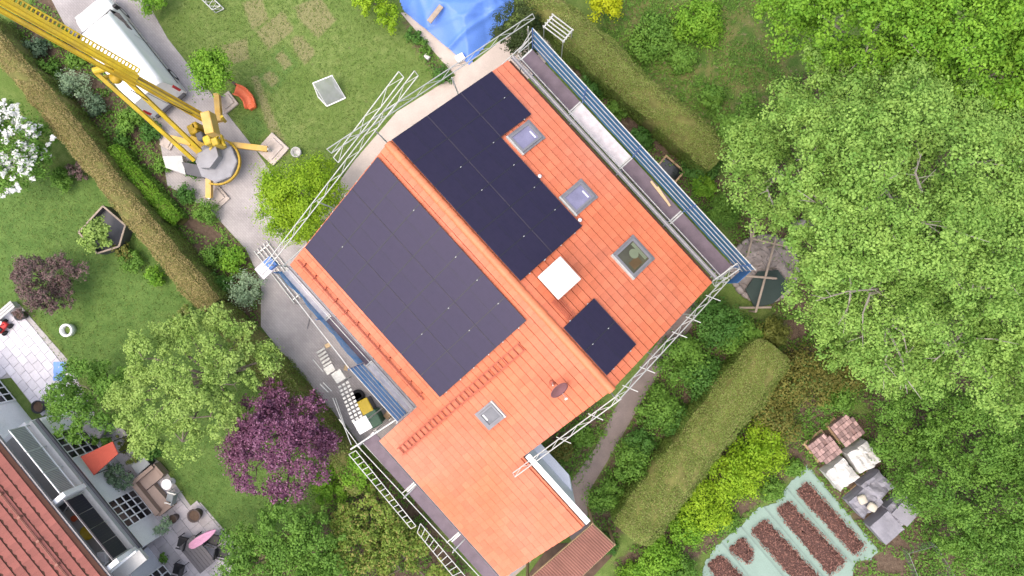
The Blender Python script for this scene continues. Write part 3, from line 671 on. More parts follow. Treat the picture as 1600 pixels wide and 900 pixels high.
for v0, v1 in ((6.1, 4.2), (4.2, 2.0), (2.0, -.1)): rail(hw(12.32, v0, 3.2), hw(12.32, v1, 3.2), s4, .024, 'ledger')
s5 = thing('scaffold', 'low eaves scaffold with purple deck and ladder beam along the wing', 'scaffold', hw(11.5, -9.4, 0), -YAW)
for k in range(3): board(7.35 + k * 2.9, 7.35 + (k + 1) * 2.9 - .012, -9.66, -8.99, 2.9, s5, 'deck')
def px(x, y, z): return at(x, y, z)
Zr = 3.25
MB().tube(px(560, 698, Zr), px(753, 905, Zr), .022, n=6).build('guard_rail', MAT['alu'], s5); MB().tube(px(567, 692, Zr - .4), px(765, 905, Zr - .4), .022, n=6).build('guard_rail', MAT['alu'], s5)
def ladder(a, b_, c, d, n, parent, nm, z):
    b = MB(); A, B, C, D = px(*a, z), px(*b_, z), px(*c, z), px(*d, z); T(b, A, B, .021); T(b, C, D, .021)
    for i in range(n + 1): T(b, A.lerp(B, i / n), C.lerp(D, i / n), .017)
    return b.build(nm, MAT['alu'], parent)
ladder((545, 710), (642, 826), (556, 704), (650, 822), 14, s5, 'ladder_beam', Zr + .02); ladder((652, 832), (720, 915), (657, 818), (735, 910), 11, s5, 'ladder_beam', Zr + .07)
for x, y in ((560, 697), (632, 777), (708, 862)):
    p = px(x, y, Zr); post(p, Zr + .1, s5); b = MB(); T(b, p, p + (VD * .85 + Vector((0, 0, -.45))), .03); b.build('bracket', MAT['galv'], s5)
for u in (7.4, 10.2, 13.1, 15.9): post(hw(u, -8.9, 0), 2.8, s5); MB().tube(hw(u, -8.9, 2.82), hw(u, -9.9, 2.82), .026, n=6).build('transom', MAT['galv'], s5)
b = MB(); T(b, px(548, 702, Zr), px(620, 655, Zr + .5), .04); b.build('end_beam', MAT['galv'], s5)
# stacked guard rails: lying on drive and standing by the hedge
def rail_stack(label, a, b_, z, n, sp, grp=None):
    A, B = at(*a, z), at(*b_, z); d = (B - A).normalized(); nrm = Vector((-d.y, d.x, 0)); t = thing('guard_rail_stack', label, 'railing', (A + B) / 2 - Vector((0, 0, z)), 0, grp)
    for i in range(n): MB().tube(A + nrm * sp * i, B + nrm * sp * i, .03, n=6).build('tube', MAT['alu'], t)
    for q in (.06, .94):
        p = A.lerp(B, q); MB().bar(p - nrm * .05 + Vector((0, 0, -.05)), p + nrm * (sp * (n - 1) + .05) + Vector((0, 0, -.05)), .06, .04).build('cross_bar', MAT['galv'], t)
        if z > .5:
            for i in (0, n - 1): pp = p + nrm * sp * i; MB().tube((pp.x, pp.y, 0), pp, .025, n=6).build('leg', MAT['alu'], t)
    return t
rail_stack('white steel tubes lying side by side on the grey drive', (397, 392), (460, 474), .12, 5, .19)
rail_stack('short row of white steel rails beside the olive hedge corner', (848, 40), (882, 66), 3.0, 5, .16)
# stair tower
st = thing('scaffold_stair', 'white aluminium scaffold stair climbing from the drive to the wing', 'stairs', at(530, 600, 0))
def tread(x, y, z, wpx, dpx, ang, name='tread', th=.04, mat='alu', segs=1):
    s = (CAM_H - z) / FPX; c = at(x, y, z); a = -ang; b = MB(); W_ = wpx * s
    for i in range(segs):
        o = (i - (segs - 1) / 2) * W_ / segs; v = Vector((math.cos(a), math.sin(a), 0)) * o
        b.rbox(c + v, (W_ / segs - (.05 if segs > 1 else 0), dpx * s, th), a, .012, 1)
    return b.build(name, MAT[mat], st)
A_ = math.radians(-33)
for i in range(5): tread(501 + i * 2.6, 548 + i * 5.2, .2 + i * .2, 15, 3.6, A_)
tread(515, 577, 1.25, 16, 12, A_, 'landing', .06); tread(529, 588, 1.45, 17, 18, A_, 'landing', .06)
for i in range(10): tread(537 + i * 2.35, 601 + i * 5.9, 1.6 + i * .145, 21, 4.3, math.radians(-30), 'tread', .04, 'alu', 3)
tread(567, 664, 3.1, 23, 22, math.radians(-30), 'landing', .07, 'white')
for (a, b_, z0, z1) in (((489, 562), (505, 581), 1.6, 2.0), ((500, 600), (513, 613), 2.4, 2.6), ((505, 598), (518, 611), 2.3, 2.5), ((520, 622), (549, 695), 2.8, 4.0), ((524, 622), (541, 672), 2.0, 3.2), ((530, 655), (566, 705), 3.4, 3.6)):
    MB().tube(at(*a, z0), at(*b_, z1), .022, n=6).build('handrail', MAT['alu'], st)
for x, y, z in ((508, 575, 1.2), (535, 595, 1.4), (558, 672, 3.0), (575, 655, 3.0)): p = at(x, y, z); MB().tube((p.x, p.y, 0), p, .03, n=6).build('post', MAT['alu'], st)
# ------------------------------------------------------------------ crane
cr = thing('mobile_crane', 'yellow mobile crane with long raised lattice boom beside the white van', 'crane', at(338, 252, 0))
ct = at(338, 252, 1.0)
b = MB(); b.lathe((ct.x, ct.y, 0), [(1.0, .75), (1.0, .98), (.96, 1.02)], 8); b.build('turntable', MAT['cranegrey'], cr)
b = MB()
for k in range(14):
    g0, g1 = math.radians(-110 + k * 13), math.radians(-110 + (k + 1) * 13)
    b.bar((ct.x + 1.08 * math.cos(g0), ct.y + 1.08 * math.sin(g0), .9), (ct.x + 1.08 * math.cos(g1), ct.y + 1.08 * math.sin(g1), .9), .08, .16)
b.build('ring_guard', MAT['yellowdark'], cr)
b = MB(); q = [at(*p, 1.5) for p in ((308, 240), (322, 232), (337, 228), (341, 244), (328, 262), (313, 262))]; b.prism(q, 1.02, 1.5); b.build('counterweight', MAT['cranegrey'], cr)
b = MB(); q = [at(*p, .9) for p in ((284, 253), (312, 258), (318, 278), (292, 272))]; b.prism(q, .5, .9); b.build('ballast_block', MAT['darkgrey'], cr)
b = MB(); q = [at(*p, .8) for p in ((254, 244), (284, 243), (290, 273), (259, 262))]; b.prism(q, .45, .8); b.build('ballast_plate', MAT['corr'], cr)
# chassis
MB().bar(at(300, 215, .6), at(352, 262, .6), .8, .35).build('chassis', MAT['yellowdark'], cr)
for a, e, pc, ps, pa in (((360, 226), (418, 233), (426, 233), 1.15, .75), ((327, 276), (327, 309), (338, 309), .95, .85), ((343, 190), (339, 147), (355, 160), .8, .9), ((300, 224), (268, 216), (262, 222), .6, .5)):
    A, B = at(*a, .75), at(*e, .55); o = MB().bar(A, B, .26, .24).build('outrigger', MAT['orangeyellow'], cr)
    MB().tube((B.x, B.y, .16), (B.x, B.y, .62), .07, n=10).build('jack', MAT['galv'], o)
    pd = at(*pc, .1); bb = MB(); 
    bb.rbox((pd.x, pd.y, .08), (ps, ps, .12), -pa, .02, 1); bb.rbox((pd.x, pd.y, .17), (ps * .6, ps * .75, .06), -pa, .02, 1)
    bb.build('support_pad', MAT['pad'], o)
yb = at(329, 194, 3.0); MB().rbox(yb, (.42, .98, .7), .23, .04, 2).build('winch_housing', MAT['orangeyellow'], cr)
for k, (x, y, s_, m) in enumerate(((307, 205, .38, 'yellowdark'), (319, 216, .32, 'darkgrey'), (311, 199, .25, 'yellowdark'), (330, 222, .35, 'yellow'), (342, 224, .3, 'yellow'))):
    p = at(x, y, 1.6); MB().rbox(p, (s_, s_ * 1.2, .9), .4, .04, 1).build('hydraulic_unit', MAT[m], cr)
for p, q in (((330, 212), (334, 226)), ((346, 212), (350, 226)), ((326, 240), (340, 212)), ((352, 190), (346, 182))): MB().bar(at(*p, 1.3), at(*q, 1.9), .1, .14).build('frame_strut', MAT['yellow'], cr)
# boom: rises towards the upper left, out of the picture
B0, B1 = at(322, 186, 2.2), at(-70, -34, 10.5)
bd = (B1 - B0).normalized(); bs = bd.cross(Vector((0, 0, 1))).normalized()
if bs.y > 0: bs = -bs          # bs points to the lower side of the picture
bu = bs.cross(bd); bu = bu if bu.z > 0 else -bu
LB = (B1 - B0).length
P_ = lambda t, a, c: B0 + bd * (LB * t) + bs * a + bu * c
mb = MB(); mb.hexa(P_(.22, .0, 0), bd * LB * .22, bs * .19, bu * .17); o = mb.build('boom_base', MAT['yellowdark'], cr)
MB().hexa(P_(.22, .02, .18), bd * LB * .22, bs * .07, bu * .012).build('cable_tray', MAT['yellow'], o)
b = MB(); b.bar(P_(0, .05, .2), P_(.42, .05, .2), .02, .02); b.bar(P_(0, -.1, .2), P_(.42, -.1, .2), .02, .02); b.build('cable', MAT['darkgrey'], o)
mb = MB()
for a in (-.46, -.27):
    for c in (-.18, .18): mb.bar(P_(.36, a, c), P_(1.05, a, c), .05, .06, bu)
nb_ = 46
for i in range(nb_):
    t0, t1 = .36 + .69 * i / nb_, .36 + .69 * (i + 1) / nb_
    for c in (-.18, .18): mb.bar(P_(t0, -.46, c), P_(t0, -.27, c), .04, .05, bu)
    mb.bar(P_(t0, -.46, -.18), P_(t1, -.46, .18), .03, .03)
mb.build('lattice_section', MAT['yellow'], cr)
o = MB().hexa(P_(.71, -.09, .02), bd * LB * .36, bs * .15, bu * .19).build('boom_extension', MAT['yellow'], cr)
b = MB(); b.hexa(P_(.71, -.16, .215), bd * LB * .36, bs * .012, bu * .01); b.hexa(P_(.71, .0, .215), bd * LB * .36, bs * .02, bu * .012); b.build('boom_rib', MAT['yellowdark'], o)
mb = MB(); mb.hexa(P_(.70, .20, -.04), bd * LB * .36, bs * .10, bu * .14); o = mb.build('folding_jib', MAT['yellow'], cr)
b = MB(); b.hexa(P_(.70, .13, .11), bd * LB * .36, bs * .012, bu * .01); b.hexa(P_(.70, .27, .105), bd * LB * .36, bs * .018, bu * .01); b.build('jib_slot', MAT['yellowdark'], o)
# head with struts
hd = P_(.33, 0, .25); hx = at(147, 112, 9.3); hy = at(177, 104, 9.3); zh = P_(.40, 0, 0).z
A, B = at(147, 111, zh + .1), at(177, 103, zh + .1)
MB().tube(A, B, .14, n=12).build('head_axle', MAT['yellow'], cr); 
p = at(181, 122, zh - .2); MB().lathe(p, [(.2, -.15), (.24, 0), (.2, .15)], 12).build('pulley', MAT['yellowdark'], cr, True)
for a, e in (((150, 113), (303, 250)), ((180, 108), (313, 235))): MB().bar(at(*a, zh), at(*e, 1.5), .16, .2).build('luffing_strut', MAT['yellow'], cr)
MB().bar(at(158, 122, zh - .5), at(176, 118, zh - .5), .12, .12).build('cross_tie', MAT['yellowdark'], cr)
b = MB(); b.tube(at(205, 141, 7.3), at(231, 157, 6.2), .02, n=5); b.tube(at(262, 160, 4.5), at(300, 178, 3), .02, n=5); b.build('hose', MAT['black'], cr)
# ------------------------------------------------------------------ delivery van
vr, vf = at(229, 145, 2.45), at(105, -12, 2.45); vx = (vr - vf); vx.z = 0; vx.normalize(); VANG = math.atan2(vx.y, vx.x)
vo = Vector((vr.x, vr.y, 0)) - vx * 5.95
van = thing('delivery_van', 'white high roof delivery van parked on the drive under the crane boom', 'van', vo, VANG); VM = frame(vo, VANG)
secs = [(0, .92, .3, .62, .85, .60), (.06, .95, .28, .9, .9, .75), (.35, .98, .28, 1.08, .93, .86), (.95, .99, .28, 1.22, .95, .9), (1.15, 1.0, .28, 1.36, .95, .88), (1.8, 1.0, .28, 2.2, .97, .80), (2.05, 1.0, .28, 2.48, .98, .80), (2.5, 1.0, .28, 2.60, .98, .82), (5.7, 1.0, .28, 2.60, .98, .82), (5.88, .99, .3, 2.55, .97, .80), (5.95, .96, .35, 2.42, .94, .76)]
b = MB(VM)
for x, w, z0, z1, wm, wt in secs:
    zb = min(1.1, z0 + (z1 - z0) * .6); rr_ = min(.30, (z1 - zb) * .6); half = [(w, z0), (w, zb), (wt + .10, z1 - rr_)]
    for g_ in (25, 50, 72): half.append((wt + .10 - rr_ * .9 * (1 - math.cos(math.radians(g_))), z1 - rr_ + rr_ * math.sin(math.radians(g_))))
    half.append((wt - .34, z1)); half.append((.25, z1 + .012))
    b.v += [(x, -a_, z_) for a_, z_ in half] + [(x, a_, z_) for a_, z_ in half[::-1]]
k = 16
b.f = [(i * k + j, i * k + (j + 1) % k, (i + 1) * k + (j + 1) % k, (i + 1) * k + j) for i in range(len(secs) - 1) for j in range(k)] + [tuple(range(k)), tuple(range((len(secs) - 1) * k, len(secs) * k))[::-1]]
b.f = [q[::-1] for q in b.f]
body = b.build('body', MAT['vanwhite'], van, True)
for p_ in body.data.polygons:
    if len(p_.vertices) > 4: p_.use_smooth = False
b = MB(VM); b.add([(1.2, -.84, 1.42), (1.2, .84, 1.42), (1.84, .74, 2.2), (1.84, -.74, 2.2), (1.16, -.84, 1.40), (1.16, .84, 1.40), (1.8, .74, 2.23), (1.8, -.74, 2.23)], [(4, 7, 6, 5), (0, 1, 2, 3), (0, 4, 5, 1), (1, 5, 6, 2), (2, 6, 7, 3), (3, 7, 4, 0)]); b.build('windshield', MAT['glassdark'], van)
for s in (-1, 1):
    b = MB(VM); b.hexa((2.05, s * .955, 1.62), (.50, 0, 0), (0, .012, 0), (0, -s * .05, .30)); b.build('side_window', MAT['glassdark'], van)
    b = MB(VM); b.rbox((1.35, s * 1.12, 1.5), (.14, .2, .32), 0, .03, 2); b.build('mirror', MAT['black'], van)
    b = MB(VM); b.rbox((.1, s * .74, .82), (.14, .32, .2), 0, .03, 1); b.build('headlight', MAT['alu'], van)
    b = MB(VM); b.rbox((5.935, s * .90, 1.2), (.07, .13, .7), 0, .02, 1); b.build('tail_light', MAT['red'], van)
    for x in (.95, 4.85):
        w = MB(VM); w.tube((x, s * .80, .34), (x, s * 1.005, .34), .34, n=18); w = w.build('wheel', MAT['rubber'], van); r_ = MB(VM); r_.tube((x, s * .98, .34), (x, s * 1.012, .34), .2, n=12); r_.build('rim', MAT['galv'], w)
    b = MB(VM); b.box((3.6, s * .992, .75), (3.9, .03, .14)); b.build('side_moulding', MAT['black'], van)
    b = MB(VM); b.box((1.96, s * 1.002, 1.0), (.012, .006, 1.2)); b.box((2.98, s * 1.002, 1.0), (.012, .006, 1.2)); b.build('door_gap', MAT['darkgrey'], van)
b = MB(VM); b.box((5.96, 0, 1.5), (.012, .012, 1.7)); b.build('rear_door_gap', MAT['darkgrey'], van)
b = MB(VM); b.box((2.72, 0, 2.605), (.02, 1.4, .008)); b.box((5.35, 0, 2.605), (.02, 1.4, .008)); b.build('roof_seam', MAT['corr'], van)
b = MB(VM); b.rbox((6.0, 0, .45), (.14, 1.8, .2), 0, .03, 1); b.build('bumper', MAT['darkgrey'], van)
# ------------------------------------------------------------------ vegetation tools
def leaf_quads(P, N, size, asp, rng):
    n = len(P); N = N / np.linalg.norm(N, axis=1, keepdims=True); r = rng.normal(size=(n, 3)); t = np.cross(N, r); t /= np.linalg.norm(t, axis=1, keepdims=True); bb = np.cross(N, t)
    s = (size * rng.uniform(.6, 1.35, n))[:, None]; f = N * s * .12
    V = np.stack([P - t * s * .5, P + bb * s * asp * .5 + f, P + t * s * .5 - f, P - bb * s * asp * .5 + f], 1).reshape(-1, 3)
    return V, np.arange(4 * n).reshape(-1, 4)
def foliage(lobes, n, size, rng, clump=.2, asp=.62, inner=.18, up=.6, flat=.6, nclump=None, low=-.35, holes=()):
    """lobes (x,y,z,r,zscale): leaf clumps on the shell of every lobe, plus thinner inner leaves"""
    L = np.array([l[:3] for l in lobes]); R = np.array([l[3] for l in lobes]); ZS = np.array([l[4] if len(l) > 4 else .8 for l in lobes])
    w = R ** 2 / np.sum(R ** 2); Ps, Ns, C = [], [], []
    for i in range(len(lobes)):
        m = int(n * w[i]); k = max(8, int(nclump * w[i])) if nclump else max(10, int(34 * R[i] ** 1.4))
        d = rng.normal(size=(k * 3, 3)); d /= np.linalg.norm(d, axis=1, keepdims=True); d = d[d[:, 2] > low][:k]; k = len(d)
        rad = R[i] * (.74 + .34 * rng.random(k)); wobble = 1 + .13 * np.sin(5 * np.arctan2(d[:, 1], d[:, 0]) + i * 2.1)
        c = L[i] + d * (rad * wobble)[:, None] * np.array([1, 1, ZS[i]]); C.append(c)
        q = rng.integers(0, k, m); cs = clump * R[i] * (.6 + .8 * rng.random(k))
        P = c[q] + rng.normal(size=(m, 3)) * cs[q][:, None] * np.array([1, 1, flat]); nin = int(m * inner)
        P[:nin] = L[i] + (P[:nin] - L[i]) * rng.uniform(.35, .85, nin)[:, None]
        off = (P - c[q]) / (cs[q][:, None] + 1e-6) * [1, 1, 1 / flat]; Ps.append(P); Ns.append(d[q] * .35 + off * .62 + np.array([0, 0, up]) + rng.normal(size=(m, 3)) * .3)
    P = np.concatenate(Ps); N = np.concatenate(Ns); ok = P[:, 2] > .04
    for hx_, hy_, hz_, hr_ in holes: ok &= (np.linalg.norm((P - [hx_, hy_, hz_]) * [1, 1, .45], axis=1) > hr_ * rng.uniform(.7, 1.25, len(P)))
    return P[ok], N[ok], np.concatenate(C)
def plant(name, label, cat, lobes, n, size, leaf, bark='bark', trunk=.12, group=None, limbs=10, seed=0, base=None, stem='trunk', crown='crown', twig=False, boughs=None, **kw):
    rng = np.random.default_rng(1000 + seed + int(abs(lobes[0][0]) * 100) + int(abs(lobes[0][1]) * 37))
    bx = base if base else (float(np.average([l[0] for l in lobes], weights=[l[3] ** 2 for l in lobes])), float(np.average([l[1] for l in lobes], weights=[l[3] ** 2 for l in lobes])))
    root = thing(name, label, cat, (bx[0], bx[1], 0), 0, group)
    if boughs:
        k_, r0, r1 = boughs; _, _, C0 = foliage(lobes, 200, size, rng, nclump=k_, low=kw.get('low', -.15)); rr_ = rng.uniform(r0, r1, len(C0)); hl = kw.pop('holes', ())
        if hl: keep = np.array([all(np.linalg.norm((c - np.array(h[:3])) * [1, 1, .5]) > h[3] for h in hl) for c in C0]); C0, rr_ = C0[keep], rr_[keep]
        sub = [(c[0], c[1], c[2] - r * .3, r, .55) for c, r in zip(C0, rr_)]
        for q_ in ('clump', 'nclump', 'flat', 'low'): kw.pop(q_, None)
        P, N, C = foliage(sub, n, size, rng, clump=.2, nclump=len(sub) * 16, low=-.05, flat=.7, holes=[(*h[:3], h[3] * .7) for h in hl], **kw)
    else: P, N, C = foliage(lobes, n, size, rng, **kw)
    V, F = leaf_quads(P, N, size, .66, rng)
    link(crown, npmesh(crown, V, F), LF[leaf] if isinstance(leaf, str) else leaf, root)
    zt = max(l[2] for l in lobes); z0 = min(l[2] for l in lobes); b = MB(); fork = Vector((bx[0], bx[1], max(.15, z0 * .62)))
    b.poly_tube([Vector((bx[0], bx[1], -.05)), Vector((bx[0] + .05, bx[1], fork.z * .5)), fork], [trunk * 1.25, trunk, trunk * .85])
    for l in lobes:
        c = Vector(l[:3]); mid = fork.lerp(c, .5) + Vector((0, 0, .08 * l[3])); b.poly_tube([fork, mid, c], [trunk * .6, trunk * .42, trunk * .3], 6)
    b.build(stem, MAT[bark], root, True)
    if limbs:
        b = MB(); idx = rng.permutation(len(C))[:limbs]; LC = np.array([l[:3] for l in lobes])
        for k in idx:
            e = Vector(C[k]); j = int(np.argmin(np.linalg.norm(LC - C[k], axis=1))); s = Vector(LC[j]); m = s.lerp(e, .55) + Vector(rng.normal(size=3) * .1 * lobes[j][3])
            tip = s.lerp(e, 1.08); b.poly_tube([s, m, tip], [trunk * .26, trunk * .16, trunk * .05], 5)
            for _ in range(3 if twig else 1):
                tw = m.lerp(tip, rng.uniform(.1, .8)); b.tube(tw, tw + Vector(rng.normal(size=3)) * .32 * lobes[j][3] * .5 + (e - s) * .22, trunk * .12, trunk * .03, 4)
        b.build('branches', MAT[bark], root, kind='stuff')
    return root
def lobe(px_, py_, z, r, zs=.8): p = at(px_, py_, z); return (p.x, p.y, z, r, zs)
# ------------------------------------------------------------------ big trees on the right
HOLES = [(*at(x, y, z), r) for x, y, z, r in ((1350, 470, 9.6, .55), (1395, 445, 10, .7), (1450, 370, 10.5, .55), (1455, 110, 8.6, .5), (1480, 540, 8.5, .5), (1400, 545, 8.2, .45), (1330, 130, 7.6, .5), (1520, 250, 9.5, .5), (1545, 330, 9, .45), (1250, 350, 7.8, .45), (1420, 250, 10.6, .4), (1330, 250, 9.8, .35))]
maple = plant('maple_tree', 'huge light green broadleaf tree with grey branches showing, overhanging the round stone pit', 'tree',
      [lobe(1385, 300, 9.5, 3.0), lobe(1285, 245, 8.0, 2.3), lobe(1215, 275, 6.2, 1.45), lobe(1330, 415, 8.6, 2.0), lobe(1420, 180, 8.3, 2.2), lobe(1300, 165, 7.0, 1.7), lobe(1500, 280, 8.6, 2.3), lobe(1380, 500, 7.6, 2.0), lobe(1290, 510, 6.0, 1.1),
       lobe(1480, 420, 9.0, 2.2), lobe(1390, 130, 7.6, 1.25), lobe(1185, 240, 5.6, 1.0), lobe(1550, 390, 7.8, 1.8), lobe(1320, 350, 9.6, 1.6), lobe(1300, 455, 6.8, 1.2)],
      200000, .10, 'maple', 'barkpale', .2, limbs=46, boughs=(250, 0.45, 0.9), inner=.1, seed=1, clump=.10, nclump=820, twig=True, flat=.55, low=-.1, holes=HOLES)
plant('broadleaf_tree', 'bright green broadleaf tree with dense crown above the meadow corner', 'tree',
      [lobe(1300, 35, 7.0, 2.0), lobe(1390, 20, 8.6, 2.2), lobe(1490, 40, 8.8, 2.3), lobe(1590, 10, 8.6, 2.4), lobe(1570, 110, 8.3, 1.9), lobe(1240, 20, 6.0, 1.2), lobe(1450, 95, 7.4, 1.4), lobe(1660, 90, 8.5, 2.2)],
      105000, .115, 'fresh', 'barkpale', .2, limbs=34, boughs=(150, 0.45, 0.9), inner=.1, seed=2, clump=.11, nclump=560, flat=.55, low=-.1)
plant('broadleaf_tree', 'tall mid green tree behind the huge light green tree, half out of view', 'tree',
      [lobe(1590, 220, 8.0, 1.9), lobe(1640, 330, 8.6, 2.2), lobe(1580, 480, 7.4, 1.7), lobe(1650, 560, 8.0, 2.2), lobe(1490, 540, 7.2, 1.8), lobe(1560, 590, 6.4, 1.4), lobe(1420, 565, 5.6, 1.2)],
      80000, .105, 'maple', 'barkpale', .18, limbs=34, boughs=(125, 0.45, 0.85), inner=.1, seed=3, clump=.11, nclump=420, flat=.55, low=-.1)
plant('dense_shrub', 'big dark green rounded thicket beside the stone pallets', 'shrub',
      [lobe(1440, 650, 2.6, 1.6), lobe(1530, 680, 3.0, 1.9), lobe(1490, 760, 3.0, 1.8), lobe(1570, 780, 3.0, 1.9), lobe(1540, 860, 2.8, 1.7), lobe(1620, 700, 3.0, 1.7), lobe(1630, 880, 2.8, 1.9), lobe(1420, 720, 1.8, 1.1), lobe(1400, 680, 1.8, 1.0), lobe(1480, 840, 2.0, 1.1)],
      70000, .10, 'mid', 'barkdark', .1, limbs=8, boughs=(150, 0.4, 0.75), seed=4, clump=.16, nclump=420, inner=.1)
plant('young_tree', 'small rich green bush at the meadow edge below the trees', 'shrub', [lobe(1160, 190, 1.5, 1.0), lobe(1145, 210, 1.1, .6)], 4200, .12, 'mid', seed=5, limbs=4, trunk=.05)
b = MB()
for p in ([(1395, 447, 8.2), (1365, 452, 9.4), (1325, 455, 9.9), (1275, 470, 8.9)], [(1395, 447, 8.2), (1360, 458, 9.3), (1348, 490, 9.4), (1348, 535, 8.8)], [(1395, 447, 8.2), (1420, 415, 9.6), (1445, 375, 10.4), (1470, 345, 10.3)], [(1392, 450, 8.4), (1388, 480, 9.3), (1384, 500, 9.2)], [(1320, 440, 9.6), (1300, 420, 10.2), (1295, 405, 10.2)], [(1505, 520, 8.2), (1470, 555, 8.3), (1440, 580, 7.8)], [(1455, 200, 9.6), (1440, 150, 9.3), (1425, 110, 8.8)], [(1455, 200, 9.6), (1468, 150, 9.2), (1472, 95, 8.6)], [(1440, 300, 11.0), (1430, 270, 11.4), (1440, 240, 11.0)], [(1400, 280, 11.6), (1380, 265, 11.7), (1360, 255, 11.4)]):
    P = [at(c[0], c[1], c[2] - .35) for c in p]; n_ = len(P); b.poly_tube(P, [.05 * (1 - .75 * i / (n_ - 1)) for i in range(n_)], 6)
    for i in range(1, n_):
        for k in range(3): q = P[i - 1].lerp(P[i], random.random()); b.tube(q, q + Vector((random.gauss(0, .4), random.gauss(0, .4), random.gauss(.1, .15))), .016, .005, 4)
b.build('bare_limbs', MAT['barkgrey'], maple, kind='stuff')
# trees on the left
plant('golden_maple', 'yellow green spreading maple between the hedge and the purple tree', 'tree',
      [lobe(300, 585, 4.6, 1.5, .6), lobe(240, 560, 4.2, 1.0, .6), lobe(345, 540, 4.2, 1.15, .6), lobe(390, 575, 4.0, .9, .6), lobe(250, 640, 4.2, 1.2, .6), lobe(200, 635, 3.8, .7, .6), lobe(330, 650, 4.2, 1.2, .6), lobe(285, 690, 3.8, .8, .6), lobe(255, 525, 3.6, .45, .6), lobe(335, 492, 3.4, .45, .6), lobe(375, 520, 3.6, .5, .6), lobe(420, 560, 3.6, .45, .6), lobe(215, 590, 3.6, .4, .6), lobe(365, 635, 3.6, .6, .6), lobe(180, 620, 3.4, .4, .6), lobe(290, 510, 3.6, .5, .6), lobe(350, 600, 4.5, .8, .6), lobe(225, 690, 3.4, .5, .6)],
      44000, .092, 'maplel', 'bark', .13, limbs=22, boughs=(170, 0.2, 0.42), seed=6, clump=.21, nclump=260, low=-.1)
plant('garden_tree', 'round dark green tree at the corner of the white patio', 'tree', [lobe(135, 605, 2.6, 1.25), lobe(170, 590, 2.3, .7), lobe(100, 620, 2.2, .7), lobe(115, 655, 2.2, .8), lobe(160, 640, 2.4, .8)], 13000, .10, 'mid', boughs=(45, 0.25, 0.45), seed=7, limbs=6, trunk=.08, clump=.2)
plant('plum_tree', 'dark purple leaved tree beside the lawn and wing scaffold', 'tree', [lobe(430, 680, 3.6, 1.5), lobe(385, 660, 3.2, .95), lobe(470, 650, 3.3, 1.0), lobe(480, 710, 3.3, 1.0), lobe(400, 730, 3.0, .95), lobe(450, 760, 2.8, .85), lobe(435, 620, 3.0, .65), lobe(365, 695, 2.6, .5), lobe(510, 690, 2.6, .4)],
      34000, .09, 'purple', 'barkdark', .12, limbs=20, boughs=(80, 0.25, 0.5), seed=8, clump=.17, nclump=230)
plant('smoke_bush', 'round brownish purple bush on the lawn near the white patio', 'shrub', [lobe(72, 435, 1.6, 1.35), lobe(105, 425, 1.4, .8), lobe(45, 430, 1.3, .75), lobe(85, 470, 1.2, .8)], 17000, .08, 'smoke', 'barkdark', .07, boughs=(50, 0.2, 0.4), seed=9, limbs=16, clump=.16, nclump=170)
wt = plant('flowering_shrub', 'white blossoming shrub beside the clipped brown hedge', 'shrub', [lobe(20, 225, 2.2, 1.3), lobe(50, 250, 1.8, .85), lobe(10, 275, 1.8, .8), lobe(15, 185, 1.8, .7), lobe(60, 215, 1.7, .6)], 8500, .11, 'mid', seed=10, limbs=6, trunk=.07)
rg = np.random.default_rng(5); P, N, C = foliage([lobe(20, 225, 2.3, 1.38), lobe(50, 250, 1.9, .93), lobe(10, 275, 1.9, .88), lobe(15, 185, 1.9, .78), lobe(62, 215, 1.8, .7)], 3600, .12, rg, clump=.06, nclump=230, inner=0, up=1.2, flat=.4, low=.05)
V, F = leaf_quads(P, N, .13, .9, rg); link('blossom', npmesh('blossom', V, F), LF['blossom'], wt)
plant('lime_tree', 'dense yellow green round tree at the gable corner by the drive', 'tree', [lobe(470, 300, 3.0, 1.35), lobe(440, 290, 2.8, .9), lobe(435, 330, 2.6, .9), lobe(480, 345, 2.6, .9), lobe(500, 275, 2.6, .8), lobe(455, 355, 2.2, .7), lobe(515, 300, 2.4, .7)], 30000, .085, 'lime', seed=11, limbs=5, trunk=.09, clump=.2)
plant('small_tree', 'small round leafy tree on the lawn edge beside the crane pad', 'tree', [lobe(332, 108, 2.6, .85), lobe(320, 95, 2.4, .5), lobe(345, 120, 2.4, .5)], 5200, .11, 'fresh', seed=12, limbs=3, trunk=.06)
plant('spindle_bush', 'lime green bush beside the blue tarpaulin', 'shrub', [lobe(585, 5, 1.1, .6), lobe(605, 22, 1.0, .5), lobe(612, 38, .8, .32), lobe(570, -10, 1.0, .55)], 4200, .10, 'lime', seed=13, limbs=2, trunk=.04)
plant('yew_ball', 'dark green clipped yew between tarpaulin and scaffold corner', 'shrub', [lobe(805, 42, 1.9, 1.0, 1.0), lobe(822, 58, 1.6, .8, 1.0)], 9000, .08, 'yew', 'barkdark', .08, seed=14, limbs=2, clump=.14)
plant('golden_bush', 'vivid yellow bush behind the olive hedge', 'shrub', [lobe(942, 2, 1.7, .75), lobe(960, 14, 1.4, .4), lobe(925, -5, 1.5, .5)], 4200, .10, 'yellow', seed=15, limbs=2, trunk=.05)
plant('green_bush', 'leafy lime bush at the frame top beside the small lattice piece', 'shrub', [lobe(222, -4, 1.0, .6), lobe(245, -10, 1.0, .5)], 2600, .10, 'fresh', seed=16, limbs=2, trunk=.04)
plant('tall_shrub', 'feathery green thicket below the purple tree', 'shrub', [lobe(440, 830, 2.6, 1.4), lobe(500, 850, 2.6, 1.3), lobe(400, 880, 2.4, 1.3), lobe(470, 900, 2.4, 1.4), lobe(530, 880, 2.2, 1.0), lobe(385, 850, 1.8, .7)], 30000, .10, 'mid', 'barkdark', .08, boughs=(70, 0.3, 0.55), seed=17, limbs=8, clump=.17, nclump=220)
